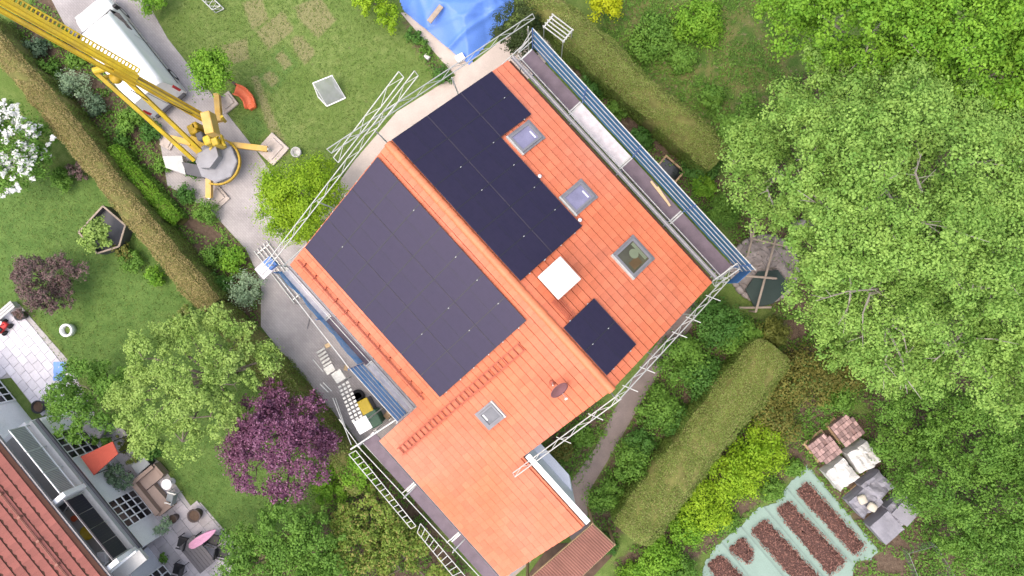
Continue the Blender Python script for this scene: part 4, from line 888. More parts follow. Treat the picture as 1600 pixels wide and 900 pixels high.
plant('tall_shrub', 'olive green leafy tree beside the ladder beam of the wing scaffold', 'tree', [lobe(590, 800, 1.8, 1.0), lobe(605, 845, 1.8, 1.0), lobe(625, 890, 1.8, 1.0), lobe(565, 850, 2.2, 1.0), lobe(570, 900, 2.3, 1.1), lobe(640, 850, 1.5, .7), lobe(545, 810, 1.9, .6), lobe(680, 915, 1.4, .8)], 30000, .105, 'oliveg', 'bark', .09, boughs=(70, 0.28, 0.5), seed=18, limbs=12, clump=.19, nclump=210)
plant('green_bush', 'fresh green bush between the purple tree and the hedge end', 'shrub', [lobe(515, 750, 1.2, .65), lobe(525, 770, 1.0, .5), lobe(505, 770, 1.0, .5)], 3600, .10, 'fresh', seed=19, limbs=2, trunk=.04)
plant('green_bush', 'bright green bush at the scaffold end beside the purple tree', 'shrub', [lobe(555, 735, 1.5, .6), lobe(565, 750, 1.3, .5)], 3200, .11, 'fresh', seed=20, limbs=2, trunk=.04)
# bushes of the strip along the drive
for i, (x, y, r, z, lf, lb, sz) in enumerate((
    (118, 132, .72, .9, 'silver', 'pale silvery round bush near the crane boom', .07), (95, 60, .5, .6, 'mid', 'low green bush with a few white flowers beside the van', .1), (60, 75, .45, .6, 'greyleaf', 'grey green perennial clump beside the hedge near the boom', .09),
    (150, 165, .5, .6, 'greyleaf', 'bluish grey perennial beside the pale silvery bush', .1), (205, 190, .6, .7, 'mid', 'green perennial clump under the luffing struts', .1), (75, 105, .5, .6, 'mid', 'low green perennial between hedge and boom', .1), (235, 205, .5, .5, 'deep', 'dark ground shrub next to the crane ballast', .1),
    (320, 330, .55, .7, 'mid', 'round green shrub beside the lower crane pad', .08), (290, 305, .4, .5, 'deep', 'small dark shrub beside the ballast plate', .09), (300, 265, .4, .4, 'deep', 'low dark plant under the ballast block', .09), (365, 405, .6, .7, 'fresh', 'leafy bush at the drive edge near the tubes', .1),
    (335, 400, .55, .6, 'mid', 'green bush between hedge and the leafy bush at the drive', .1), (385, 452, .75, .9, 'silver', 'silvery leaved bush at the bend of the drive', .09), (255, 260, .35, .4, 'mid', 'small green plant beside the grey ballast plate', .09), (190, 215, .4, .5, 'deep', 'dark plant beside the clipped box', .09), (345, 440, .5, .6, 'deep', 'dark shrub beside the silvery bush', .1), (120, 95, .4, .4, 'mid', 'leafy perennial below the boom', .1))):
    plant('shrub', lb, 'shrub', [lobe(x, y, z * .7, r), lobe(x + r * 9, y + r * 7, z * .5, r * .7), lobe(x - r * 8, y + r * 5, z * .5, r * .65)], int(3800 * r), sz, lf, 'barkdark', .03, seed=30 + i, limbs=0, stem='stem', crown='foliage')
# bushes along the path, hedge and raised beds
for i, (x, y, r, z, lf, lb, sz) in enumerate((
    (1120, 505, 1.0, 1.2, 'deep', 'dark leafy shrub at the scaffold foot beside the round stone pit', .11), (1065, 560, 1.0, 1.1, 'mid', 'loose green shrub on the path opposite the detached solar pair', .11), (1105, 590, .9, 1.0, 'deep', 'dark shrub between path and olive hedge top', .11), (1030, 640, .9, 1.0, 'mid', 'green shrub beside the middle of the footpath', .11),
    (1060, 660, .7, .9, 'deep', 'dark narrow shrub against the wide clipped hedge', .1), (985, 720, .85, 1.0, 'mid', 'leafy shrub beside the lower footpath', .1), (945, 775, .75, .9, 'mid', 'rounded green shrub at the footpath end by the lean-to', .09), (1000, 690, .6, .8, 'deep', 'small dark shrub behind the leafy path shrub', .1),
    (1160, 530, .8, 1.1, 'mid', 'green shrub between stone pit and wide clipped hedge', .11), (1205, 520, .7, 1.2, 'olive', 'olive shrub at the head of the wide clipped hedge', .1), (1255, 590, 1.3, 1.5, 'rust', 'olive brown shrub under the huge light green tree', .1), (1200, 620, 1.0, 1.3, 'rust', 'rusty olive shrub beside the wide hedge', .1), (1215, 660, .9, 1.1, 'rust', 'brownish shrub above the lime bushes', .1), (1320, 575, 1.0, 1.2, 'rust', 'shaded olive shrub beneath the tree edge', .1), (1305, 620, .7, .9, 'mid', 'green plant above the brick pallets', .11),
    (1190, 700, 1.05, 1.2, 'lime', 'vivid lime bush beside the rusty olive shrub', .1), (1148, 742, 1.1, 1.2, 'lime', 'lime green bush in the middle of the lime row', .1), (1100, 795, 1.1, 1.2, 'lime', 'vivid lime bush at the lower end of the row', .1), (1075, 830, .7, .8, 'fresh', 'fresh green bush below the lime row', .1), (1030, 875, .9, .9, 'fresh', 'leafy green bush at the foot of the wide hedge', .1), (1060, 900, .9, .8, 'mid', 'green bush beside the lowest mulch bed', .1), (990, 905, .7, .7, 'fresh', 'fresh bush next to the lean-to corner', .1), (1205, 765, .5, .5, 'mid', 'small green plant at the raised bed corner', .09), (1135, 815, .5, .5, 'mid', 'small green tuft beside the small mulch bed', .09), (950, 850, .4, .5, 'deep', 'dark plant beside the ribbed lean-to roof', .09),
    (1240, 730, .4, .4, 'mid', 'low weed clump beside the top mulch bed', .09), (1095, 255, .75, .9, 'deep', 'dark shrub at the lower end of the olive hedge', .1), (1000, 215, .5, .6, 'deep', 'dark plant between the net and the olive hedge', .1), (930, 130, .6, .7, 'deep', 'dark shrub behind the scaffold corner', .1), (910, 95, .4, .5, 'mid', 'small green plant near the short white rails', .1), (965, 170, .45, .5, 'mid', 'green plant halfway along the blue net', .1), (1130, 330, .7, .8, 'mid', 'green shrub beside the framed dark box', .1), (1100, 290, .5, .6, 'fresh', 'fresh green shrub right by the framed dark box', .1),
    (1020, 60, 1.0, .35, 'mid', 'wild green weeds on the rough meadow', .12), (1090, 35, 1.0, .35, 'fresh', 'tall weeds in the upper rough meadow', .12), (1065, 95, .6, .3, 'mid', 'dark weeds beside the bare meadow patch', .11), (1110, 150, .5, .4, 'mid', 'weeds between two bare meadow patches', .11), (875, 700, .5, .5, 'rust', 'brownish ground plant inside the path bend', .1), (910, 680, .5, .4, 'mid', 'green ground plant inside the path bend', .1))):
    plant('shrub', lb, 'shrub', [lobe(x, y, z * .7, r), lobe(x + r * 14, y + r * 9, z * .6, r * .65), lobe(x - r * 12, y + r * 11, z * .55, r * .65), lobe(x + r * 4, y - r * 15, z * .55, r * .6)], int(5600 * r), sz, lf, 'barkdark', .03, seed=80 + i, limbs=0, stem='stem', crown='foliage')
# ------------------------------------------------------------------ clipped hedges
def hedge(label, pts, ztop, width, n, leaf, leafside, seed, lsz=.075, round_=.22):
    rng = np.random.default_rng(seed); C = [at(x, y, ztop) for x, y in pts]; c0 = C[len(C) // 2]
    root = thing('clipped_hedge', label, 'hedge', (c0.x, c0.y, 0)); segL = [(C[i + 1] - C[i]).length for i in range(len(C) - 1)]; tot = sum(segL); cum = np.concatenate([[0], np.cumsum(segL)])
    def pos(s):
        i = min(np.searchsorted(cum, s, 'right') - 1, len(C) - 2); t = (s - cum[i]) / segL[i]; p = C[i].lerp(C[i + 1], t); d = (C[i + 1] - C[i]).normalized(); return p, d
    hwid = width / 2; prof = [(-hwid, .0), (-hwid * 1.02, ztop * .5), (-hwid, ztop - round_), (-hwid + round_, ztop), (0, ztop + .03), (hwid - round_, ztop), (hwid, ztop - round_), (hwid * 1.02, ztop * .5), (hwid, 0)]
    b = MB(); ns = int(tot / .35); k = len(prof)
    for i in range(ns + 1):
        p, d = pos(tot * i / ns); nr = Vector((d.y, -d.x, 0))
        wv = (1 + .05 * math.sin(tot * i / ns * 1.1 + seed) + .03 * math.sin(tot * i / ns * 2.9)) * (.72 + .28 * min(1, min(i, ns - i) * tot / ns / .55) ** .5)
        for a, z in prof: a *= wv; z *= (.86 + .14 * min(1, min(i, ns - i) * tot / ns / .55) ** .5); j = .05 * math.sin(i * 1.3 + a * 5) + rng.normal(0, .02); b.v.append(tuple(Vector((p.x, p.y, 0)) + nr * (a * .93 + j) + Vector((0, 0, max(0, z - .06 + j * .6 * (z > .2))))))
    b.f = [(i * k + j, i * k + j + 1, (i + 1) * k + j + 1, (i + 1) * k + j) for i in range(ns) for j in range(k - 1)] + [tuple(range(k)), tuple(range(ns * k, ns * k + k))[::-1]]
    b.build('branch_core', MAT['hedgecore'], root, True)
    per = [math.hypot(prof[i + 1][0] - prof[i][0], prof[i + 1][1] - prof[i][1]) for i in range(k - 1)]
    for nm, sel, lf, cnt in (('clipped_top', (2, 3, 4, 5), leaf, int(n * .52)), ('clipped_side', (0, 1, 6, 7), leafside, int(n * .48))):
        pw = np.array([per[i] for i in sel]); sg = rng.choice(sel, cnt, p=pw / pw.sum()); ss = rng.random(cnt) * tot; tt = rng.random(cnt)
        idx = np.clip(np.searchsorted(cum, ss, 'right') - 1, 0, len(C) - 2); CA = np.array([c[:] for c in C]); SL_ = np.array(segL)
        t = ((ss - cum[idx]) / SL_[idx])[:, None]; p = CA[idx] * (1 - t) + CA[idx + 1] * t; d = (CA[idx + 1] - CA[idx]) / SL_[idx][:, None]; nr = np.stack([d[:, 1], -d[:, 0], 0 * d[:, 0]], 1)
        pa = np.array(prof); a = pa[sg, 0] * (1 - tt) + pa[sg + 1, 0] * tt; z = pa[sg, 1] * (1 - tt) + pa[sg + 1, 1] * tt
        endf = np.clip(np.minimum(ss, tot - ss) / .55, 0, 1) ** .5; a = a * (1 + .05 * np.sin(ss * 1.1 + seed) + .03 * np.sin(ss * 2.9)) * (.72 + .28 * endf); z = z * (.86 + .14 * endf)
        nz_ = -(pa[sg + 1, 0] - pa[sg, 0]) * -1; na = -(pa[sg + 1, 1] - pa[sg, 1]) * 1.0
        nrm = nr * na[:, None] * 1.0 + np.array([0, 0, 1.0]) * nz_[:, None]; ln = np.linalg.norm(nrm, axis=1, keepdims=True); nrm = nrm / ln
        lump = .06 * np.sin(ss * 2.3 + a * 3) * np.cos(ss * .9 - a * 4) + .05 * np.sin(ss * .8 + seed) + .035 * np.sin(ss * 6.1 + a * 7) + np.where(rng.random(cnt) > .985, .09, 0); P = np.stack([p[:, 0], p[:, 1], z * 0], 1) + nr * a[:, None]; P[:, 2] = z
        P = P + nrm * (lump + rng.normal(0, .035, cnt))[:, None]
        N = nrm * .9 + rng.normal(size=(cnt, 3)) * .6; V, F = leaf_quads(P, N, lsz, .6, rng); link(nm, npmesh(nm, V, F), LF[lf], root)
    return root
M_('hedgecore', (.14, .14, .04), .95, .35, 3)
hedge('long clipped hedge with dry brown top between drive and neighbouring lawn', [(-45, 22), (0, 78), (100, 198), (200, 328), (325, 478)], 1.9, 1.12, 72000, 'hedgeb', 'hedgeg', 21, .052, .26)
hedge('green clipped hedge behind the yellow green maple along the drive', [(328, 484), (420, 585), (530, 715), (560, 775)], 1.75, 1.1, 30000, 'hedgeo', 'hedgeg', 22)
hedge('olive green clipped hedge along the scaffold and rough meadow', [(830, -22), (900, 45), (985, 125), (1070, 195), (1128, 248)], 2.0, 1.55, 74000, 'hedgeo', 'hedgeg', 23, .052, .32)
hedge('wide olive clipped hedge between the lime bushes and the footpath', [(1218, 545), (1160, 615), (1100, 692), (1030, 785), (985, 842)], 2.0, 2.05, 82000, 'hedgeo', 'hedgeg', 24, .052, .34)
hedge('low bright green clipped box row beside the crane', [(170, 228), (215, 285), (275, 345)], .9, .72, 12000, 'fresh', 'mid', 25, .08, .2)
plant('topiary_ball', 'clipped olive green ball beside the hedge end on the lawn', 'topiary', [lobe(290, 495, .6, .55, 1.0)], 4200, .07, 'hedgeo', 'barkdark', .04, seed=140, limbs=0, stem='stem', crown='foliage', clump=.1)
plant('topiary_ball', 'flat olive green dome beside the red shade on the terrace', 'topiary', [lobe(212, 702, .7, .62, .6), lobe(198, 692, .6, .5, .6)], 4200, .06, 'olive', 'barkdark', .04, seed=141, limbs=0, stem='stem', crown='foliage', clump=.1)
# ------------------------------------------------------------------ grass and ground cover (uncountable)
def scatter(polys, dens, rng, excl=()):
    out = []
    for q in polys:
        P = np.array([p[:2] for p in gp(q)]); lo, hi = P.min(0), P.max(0); n = int((hi - lo).prod() * dens); X = rng.random((n, 2)) * (hi - lo) + lo; X = X[sdist(X, P) < .1]; out.append(X)
    X = np.concatenate(out)
    for q in excl: X = X[sdist(X, gp(q)) > .05]
    return X
rg = np.random.default_rng(77)
LAWN = [[(215, -40), (640, -40), (720, 110), (600, 200), (500, 340), (400, 235), (262, 60)], [(-60, 100), (330, 480), (540, 780), (380, 900), (200, 640), (-60, 480)]]
X = scatter(LAWN, 95, rg, [DRIVE, TERR]); n = len(X); h = .05; P = np.column_stack([X, np.full(n, .03)]); V, F = leaf_quads(P, rg.normal(size=(n, 3)) * .7 + [0, 0, 1], .10, .28, rg); o = link('grass', npmesh('grass', V, F), LF['grass'], None, 'stuff'); tag(o, 'short mown grass of the two lawns', 'grass')
X = scatter(BED, 62, rg, [DRIVE, PATH]); n = len(X); k = 3; X = np.repeat(X, k, 0) + rg.normal(size=(n * k, 2)) * .08; keep = np.sin(X[:, 0] * 2.1 + np.cos(X[:, 1] * 1.7) * 2) * np.sin(X[:, 1] * 2.6) > -.35; X = X[keep]; n = len(X)
P = np.column_stack([X, np.abs(rg.normal(0, .10, n)) + .04]); V, F = leaf_quads(P, rg.normal(size=(n, 3)) * .5 + [0, 0, 1], .11, .6, rg); o = link('ground_cover', npmesh('ground_cover', V, F), LF['mid'], None, 'stuff'); tag(o, 'leafy weeds and ground cover spread over the planting beds', 'ground cover')
X = scatter(ROUGH, 210, rg); keep = np.sin(X[:, 0] * 1.3 + 1) * np.sin(X[:, 1] * 1.9) + rg.normal(0, .3, len(X)) > -.3; X = X[keep]; n = len(X); P = np.column_stack([X, np.abs(rg.normal(0, .08, n)) + .03]); V, F = leaf_quads(P, rg.normal(size=(n, 3)) * .7 + [0, 0, .8], .15, .3, rg); o = link('meadow_grass', npmesh('meadow_grass', V, F), LF['mid'], None, 'stuff'); tag(o, 'long wild grass of the rough meadow behind the olive hedge', 'meadow grass')
# ------------------------------------------------------------------ neighbouring house
def nw(s, t, z): return NO + NE * s + NN * t + Vector((0, 0, z))
nh = thing('house', 'neighbouring white house with dark red tiled roof and balcony', 'house', nw(3, -4, 0), NANG)
def nbox(s0, s1, t0, t1, z0, z1, name, mat, parent=nh):
    return MB().hexa((nw(s0, t0, z0) + nw(s1, t1, z1)) / 2, NE * (s1 - s0) / 2, NN * (t1 - t0) / 2, (0, 0, (z1 - z0) / 2)).build(name, MAT[mat] if isinstance(mat, str) else mat, parent)
nbox(-.3, 7.1, -.35, 0, 0, 2.46, 'wall', 'white'); nbox(-5.5, -.32, -2.1, -1.75, 0, 2.46, 'wall', 'white'); nbox(-.62, -.3, -1.74, -.36, 0, 2.46, 'wall', 'white')
nbox(7.102, 11.5, -1.5, -1.2, 0, 2.7, 'wall', 'whitewall'); nbox(-5.5, 11.5, -9.5, -2.12, 0, 4.0, 'wall', 'white')
nbox(-.35, 7.15, -1.99, .12, 2.47, 2.74, 'balcony_slab', 'ledge'); nbox(-5.5, -.36, -2.11, -1.6, 2.47, 2.62, 'balcony_slab', 'white')
nbox(-.35, 7.15, .122, .24, 2.42, 2.52, 'gutter', 'darkgrey'); nbox(7.16, 11.5, -1.19, -1.05, 2.6, 2.72, 'gutter', 'darkgrey')
nbox(-.3, 7.1, -2.1, -2.0, 2.75, 4.6, 'wall', 'corr')
def french(s0, s1, t, z0=.08, z1=2.2):
    f = nbox(s0, s1, t, t + .05, z0, z1, 'french_window', 'white'); nc, nr = 4, 4; cw = (s1 - s0 - .08) / nc; rh = (z1 - z0 - .08) / nr
    for i in range(nc):
        for j in range(nr):
            a = s0 + .04 + i * cw; c = z0 + .04 + j * rh; m = .045 if i in (0, 3) else .035
            nbox(a + .035, a + cw - .035, t + .051, t + .058, c + .04, c + rh - .04, 'pane', MAT['glassdark'] if (i + j) % 5 else MAT['glassmid'], f)
    for i in range(nc + 1): nbox(s0 + .04 + i * cw - .022, s0 + .04 + i * cw + .022, t + .052, t + .085, z0, z1, 'glazing_bar', 'white', f)
    for j in range(nr + 1): nbox(s0, s1, t + .052, t + .08, z0 + .04 + j * rh - .022, z0 + .04 + j * rh + .022, 'glazing_bar', 'white', f)
    return f
MAT['glassmid'] = mk('glass_mid', (.06, .05, .05), .1, .3, 3, spec=.7)
french(.45, 2.0, .001); french(4.5, 6.05, .001); french(-4.2, -2.5, -1.749); french(8.2, 9.8, -1.199)
# balcony railing
for s in (-.25, .95, 2.1, 3.2, 3.6, 5.25, 6.85): nbox(s - .025, s + .025, -.09, -.04, 2.741, 3.95, 'railing_post', 'alu')
nbox(-.3, 3.25, -.085, -.045, 3.90, 3.95, 'handrail', 'white'); nbox(-.3, 3.25, -.10, -.03, 2.98, 3.03, 'handrail', 'white'); nbox(3.55, 6.9, -.08, -.05, 3.96, 4.0, 'handrail', 'zinc')
b = MB()
for i in range(46): s = -.25 + i * .0765; b.hexa(nw(s, -.062, 3.465), NE * .022, NN * .014, (0, 0, .43))
b.build('slat_panel', MAT['corr'], nh, kind='stuff'); nbox(-.3, 3.25, -.085, -.078, 3.04, 3.89, 'slat_backing', 'zinc')
for k in range(4):
    a = 3.66 + k * .80
    r_ = thing('solar_panel', f'small dark solar panel on the balcony railing, {ORD[k]} from the slatted railing', 'solar panel', nw(a + .38, 0, 3.0), NANG, 'solar panels on the balcony railing')
    MB().hexa(nw(a + .385, -.005, 3.50), NE * .385, NN * .018, Vector((0, 0, .47)) - NN * .03).build('frame', MAT['frameblk'], r_)
    for i in range(6): MB().hexa(nw(a + .07 + i * .126, .018, 3.50), NE * .057, NN * .003, Vector((0, 0, .45)) - NN * .0287).build('cell_strip', MAT['cell'] if 'cell' in MAT else MAT.setdefault('cell', mk('cell', (.018, .012, .04), .3, .1, 2, spec=.6)), r_)
nbox(3.3, 3.5, -1.2, .2, 2.742, 4.12, 'partition_wall', 'white'); nbox(6.93, 7.13, -1.2, .2, 2.742, 4.12, 'partition_wall', 'white')
nbox(7.15, 7.75, -1.1, .55, 3.0, 3.2, 'awning_box', 'corr'); nbox(7.132, 7.2, -1.0, .55, 3.201, 3.4, 'awning_arm', 'white')
# roof
AN = math.radians(36); ez, et = 4.3, -.42; SN = NN * math.cos(AN) - Vector((0, 0, math.sin(AN))); RLn = 7.0
Or = nw(-2.4, et, ez) - SN * RLn + Vector((0, 0, .08))
nr = MB(); c0 = nw(4.5, et, ez) - SN * RLn / 2; nr = nr.hexa(c0, NE * 7, SN * RLn / 2, NE.cross(SN).normalized() * (.08 if NE.cross(SN).z > 0 else -.08)).build('roof', MAT['terrared_dark'] if 'terrared_dark' in MAT else MAT['under'], nh)
def vis_key(u, s):
    p = Or + NE * u + SN * s; q = p - CAMP; Z = -q.dot(_b); x, y = 800 + FPX * q.dot(_r) / Z, 450 - FPX * q.dot(_u) / Z
    return max(0, -x, y - 900)
tile_roof(nr, Or + Vector((0, 0, .02)), NE, SN, lambda u, s: u < 14 and s < RLn - .02, .30, .36, MAT['terrared'], 230, vis_key)
b = MB()
for z in (.10, .17): b.tube(nw(-2, et, ez) - SN * .95 + Vector((0, 0, z + .06)), nw(11, et, ez) - SN * .95 + Vector((0, 0, z + .06)), .016, n=5)
for k in range(10): b.box(nw(-.6 + k * 1.25, et, ez) - SN * .95 + Vector((0, 0, .15)), (.10, .14, .22), NANG)
b.build('snow_guard', MAT['ribbed'], nh)
nbox(-2.4, 11.4, et + .0, et + .12, ez - .1, ez + .02, 'gutter', 'zinc')
# things on the balcony
p = at(137, 832, 3.1); o = MB(); o.lathe((p.x, p.y, 2.745), [(.24, 0), (.30, .35), (.32, .42), (.27, .42), (.22, .1)], 16); tag(o.build('tub', MAT['yellowpl'], None, True), 'round yellow tub on the neighbouring balcony', 'tub')
def chair(name, label, loc, ang, seat, frame_, cat='chair', w=.5, h=.45, back=.85, group=None):
    t = thing(name, label, cat, loc, ang, group); M = frame(loc, ang)
    MB(M).rbox((0, 0, h), (w, w, .06), 0, .02, 1).build('seat', MAT[seat], t); MB(M).rbox((0, -w / 2 + .02, (h + back) / 2 + .05), (w, .05, back - h), 0, .02, 1).build('backrest', MAT[seat], t)
    for x in (-1, 1):
        for y in (-1, 1): MB(M).tube((x * (w / 2 - .03), y * (w / 2 - .03), 0), (x * (w / 2 - .03), y * (w / 2 - .03), h), .02, n=6).build('leg', MAT[frame_], t)
        MB(M).bar((x * (w / 2), -w / 2, h + .2), (x * (w / 2), w / 2 - .05, h + .2), .05, .03).build('armrest', MAT[frame_], t)
    return t
p = at(163, 870, 3.1); chair('garden_chair', 'white chair on the neighbouring balcony beside the yellow tub', (p.x, p.y, 2.745), NANG + 1, 'white', 'white')
p = at(104, 785, 3.1); chair('garden_chair', 'dark folding chair on the balcony near the white partition', (p.x, p.y, 2.745), NANG + .3, 'tabledark', 'galv')
p = at(114, 811, 3.0); b = MB(); b.lathe((p.x, p.y, 2.745), [(.1, 0), (.14, .22), (.12, .22)], 10); tag(b.build('flower_pot', MAT['orangepl'], None, True), 'small orange pot on the balcony floor', 'pot')
# ------------------------------------------------------------------ terrace furniture
# red shade
q = [(128, 713), (178, 689), (184, 708), (146, 742)]; zc = 1.9; rs = thing('sun_shade', 'red cloth sun shade beside the french window', 'sun shade', at(158, 714, 0)); P4 = [at(*c, zc) for c in q]
b = MB(); n = 6; P4[0].z += .1; P4[1].z += .1
for i in range(n + 1):
    for j in range(n + 1):
        s, t = i / n, j / n; pt = P4[0].lerp(P4[1], s).lerp(P4[3].lerp(P4[2], s), t); pt.z -= .10 * math.sin(math.pi * s) * math.sin(math.pi * t); b.v.append(tuple(pt))
m = len(b.v); b.v += [(x, y, z - .03) for x, y, z in b.v]; k = n + 1
b.f = [(i * k + j, (i + 1) * k + j, (i + 1) * k + j + 1, i * k + j + 1) for i in range(n) for j in range(n)]; b.f += [tuple(m + v for v in f[::-1]) for f in b.f]
b.build('canopy', MAT['redcloth'], rs, True)
MB().bar(P4[3] - Vector((0, 0, .06)), P4[2] - Vector((0, 0, .06)), .05, .12).build('valance', MAT['redcloth'], rs)
for c in P4: MB().tube((c.x, c.y, 0), c - Vector((0, 0, .05)), .025, n=6).build('pole', MAT['darkgrey'], rs)
# corner sofa
A3 = NANG; so_ = thing('corner_sofa', 'beige brown L shaped outdoor sofa on the terrace', 'sofa', at(233, 770, 0), A3)
def quadbox(pts, z0, z1, name, mat, parent, zp=None):
    q = [at(*p, zp if zp is not None else z1) for p in pts]; return MB().prism(q, z0, z1).build(name, MAT[mat], parent)
quadbox([(206, 757), (240, 729), (254, 745), (222, 771)], .12, .42, 'seat', 'sofaseat', so_); quadbox([(223, 772), (240, 758), (268, 790), (247, 806)], .12, .425, 'seat', 'sofaseat', so_)
quadbox([(204, 757), (210, 753), (249, 801), (243, 807)], .12, .72, 'backrest', 'sofa', so_); quadbox([(206, 752), (236, 727), (240, 731), (210, 756)], .12, .722, 'backrest', 'sofa', so_)
quadbox([(246, 803), (266, 787), (269, 791), (249, 807)], .12, .6, 'armrest', 'sofa', so_); quadbox([(237, 727), (241, 725), (256, 742), (252, 745)], .12, .6, 'armrest', 'sofa', so_)
for p in ((208, 756), (240, 731), (247, 804), (266, 788)): c = at(*p, 0); MB().tube((c.x, c.y, .03), (c.x, c.y, .13), .03, n=8).build('foot', MAT['black'], so_)
sb = thing('storage_box', 'grey square storage box beside the beige sofa', 'box', at(218, 723, 0), A3); c = at(218, 724, .6); MB().rbox((c.x, c.y, .31), (.66, .72, .56), A3, .03, 2).build('body', MAT['darkgrey'], sb); MB().rbox((c.x, c.y, .62), (.72, .78, .06), A3, .02, 1).build('lid', MAT['boxgrey'], sb)
c = at(260, 757, .55); t = thing('side_table', 'small round white table beside the beige sofa', 'table', (c.x, c.y, 0)); MB().lathe((c.x, c.y, .53), [(.24, 0), (.26, .02), (.24, .035)], 20).build('table_top', MAT['white'], t, True); MB().tube((c.x, c.y, .03), (c.x, c.y, .53), .03).build('leg', MAT['galv'], t); MB().lathe((c.x, c.y, .03), [(.18, 0), (.16, .03)], 16).build('base', MAT['galv'], t)
c = at(272, 775, .3); chair('garden_chair', 'grey metal chair with slatted seat by the round white table', (c.x, c.y, .04), A3 + 2.2, 'boxgrey', 'galv')
def pot(label, x, y, r, h, mat, cat='pot', hollow=True):
    c = at(x, y, h); t = thing('plant_pot', label, cat, (c.x, c.y, 0)); MB().lathe((c.x, c.y, .035), [(r * .75, 0), (r, h * .9), (r * 1.08, h * .92), (r * 1.08, h), (r * .9, h), (r * .85, h - .08)], 18).build('pot', MAT[mat], t, True); MB().lathe((c.x, c.y, h - .06), [(r * .86, 0), (r * .8, .03)], 14).build('soil', MAT['soil'], t); return c
pot('large round brown tub at the edge of the terrace', 303, 806, .30, .5, 'potbrown'); pot('small round brown pot beside the olive plant', 270, 811, .20, .4, 'potbrown'); pot('black round planter beside the white wall at patio', 59, 636, .30, .5, 'black')
pot('grey planter at the patio corner near the purple bush', 30, 493, .24, .4, 'darkgrey')
plant('olive_plant', 'grey green olive plant beside the red shade', 'plant', [lobe(187, 745, 1.0, .5), lobe(178, 738, .9, .35), lobe(196, 752, .9, .3)], 1900, .09, 'greyleaf', 'bark', .025, seed=160, limbs=5, stem='stem', crown='foliage')
plant('olive_plant', 'pale grey olive plant beside the small brown pot', 'plant', [lobe(250, 823, .8, .34), lobe(259, 815, .7, .25)], 900, .08, 'silver', 'bark', .02, seed=161, limbs=5, stem='stem', crown='foliage')
plant('potted_plant', 'green leafy plant behind the red shade by the window', 'plant', [lobe(157, 686, .8, .36), lobe(166, 692, .7, .25)], 1200, .09, 'mid', 'bark', .02, seed=162, limbs=2, stem='stem', crown='foliage')
plant('potted_plant', 'small green plant beside the white wall near the dining table', 'plant', [lobe(255, 872, .4, .2)], 420, .08, 'mid', 'bark', .015, seed=163, limbs=2, stem='stem', crown='foliage')
plant('potted_plant', 'grey flowering plant in the planter at the patio corner', 'plant', [lobe(30, 489, .55, .25)], 420, .07, 'smoke', 'bark', .015, seed=164, limbs=2, stem='stem', crown='foliage')
rug = MB(); rug.prism(gp([(312, 815), (372, 885), (320, 925), (265, 855)]), .036, .048); tag(rug.build('outdoor_rug', MAT['rug'], None), 'grey outdoor rug under the dining table', 'rug')
dt = thing('dining_table', 'dark grey rectangular dining table on the outdoor rug', 'table', at(308, 866, 0), A3); DA = math.radians(-52); c = at(308, 866, .75); TM = frame((c.x, c.y, 0), NANG)
top = MB(TM); 
for i in range(6): top.box((0, (i - 2.5) * .16, .74), (1.6, .15, .035))
top.build('table_top', MAT['tabledark'], dt)
for x in (-1, 1):
    for y in (-1, 1): MB(TM).box((x * .7, y * .4, .386), (.07, .07, .67)).build('leg', MAT['black'], dt)
for i, (x, y, a, lb) in enumerate(((288, 846, 2.2, 'black wicker chair at the dining table end under the pink parasol'), (335, 842, -1.0, 'black chair beside the folded pink parasol'), (350, 862, -.9, 'black chair at the lawn side of the dining table'), (281, 888, 2.2, 'black chair at the house side of the dining table'))):
    p = at(x, y, .4); chair('dining_chair', lb, (p.x, p.y, .05), NANG + a, 'black', 'black', w=.52)
pz = thing('parasol', 'folded pink parasol beside the dining table', 'parasol', at(318, 835, 0)); A, B = at(299, 853, 1.2), at(337, 828, 2.3)
b = MB(); n = 12; d = (B - A).normalized(); sd_ = d.cross(Vector((0, 0, 1))).normalized(); u2 = sd_.cross(d)
for t, r_ in ((0, .12), (.1, .16), (.4, .19), (.7, .15), (.92, .07), (1, .02)):
    for k in range(n): g = 2 * math.pi * k / n; rr = r_ * (1 + .22 * (k % 2)); b.v.append(tuple(A.lerp(B, t) + sd_ * rr * math.cos(g) + u2 * rr * math.sin(g)))
b.f = [(i * n + k, i * n + (k + 1) % n, (i + 1) * n + (k + 1) % n, (i + 1) * n + k) for i in range(5) for k in range(n)] + [tuple(range(n))[::-1], tuple(range(5 * n, 6 * n))]
b.build('canopy', MAT['pink'], pz); MB().tube((A.x, A.y, .05), A, .025).build('pole', MAT['white'], pz); MB().lathe((A.x, A.y, .05), [(.28, 0), (.28, .06), (.05, .09)], 16).build('base', MAT['corr'], pz)
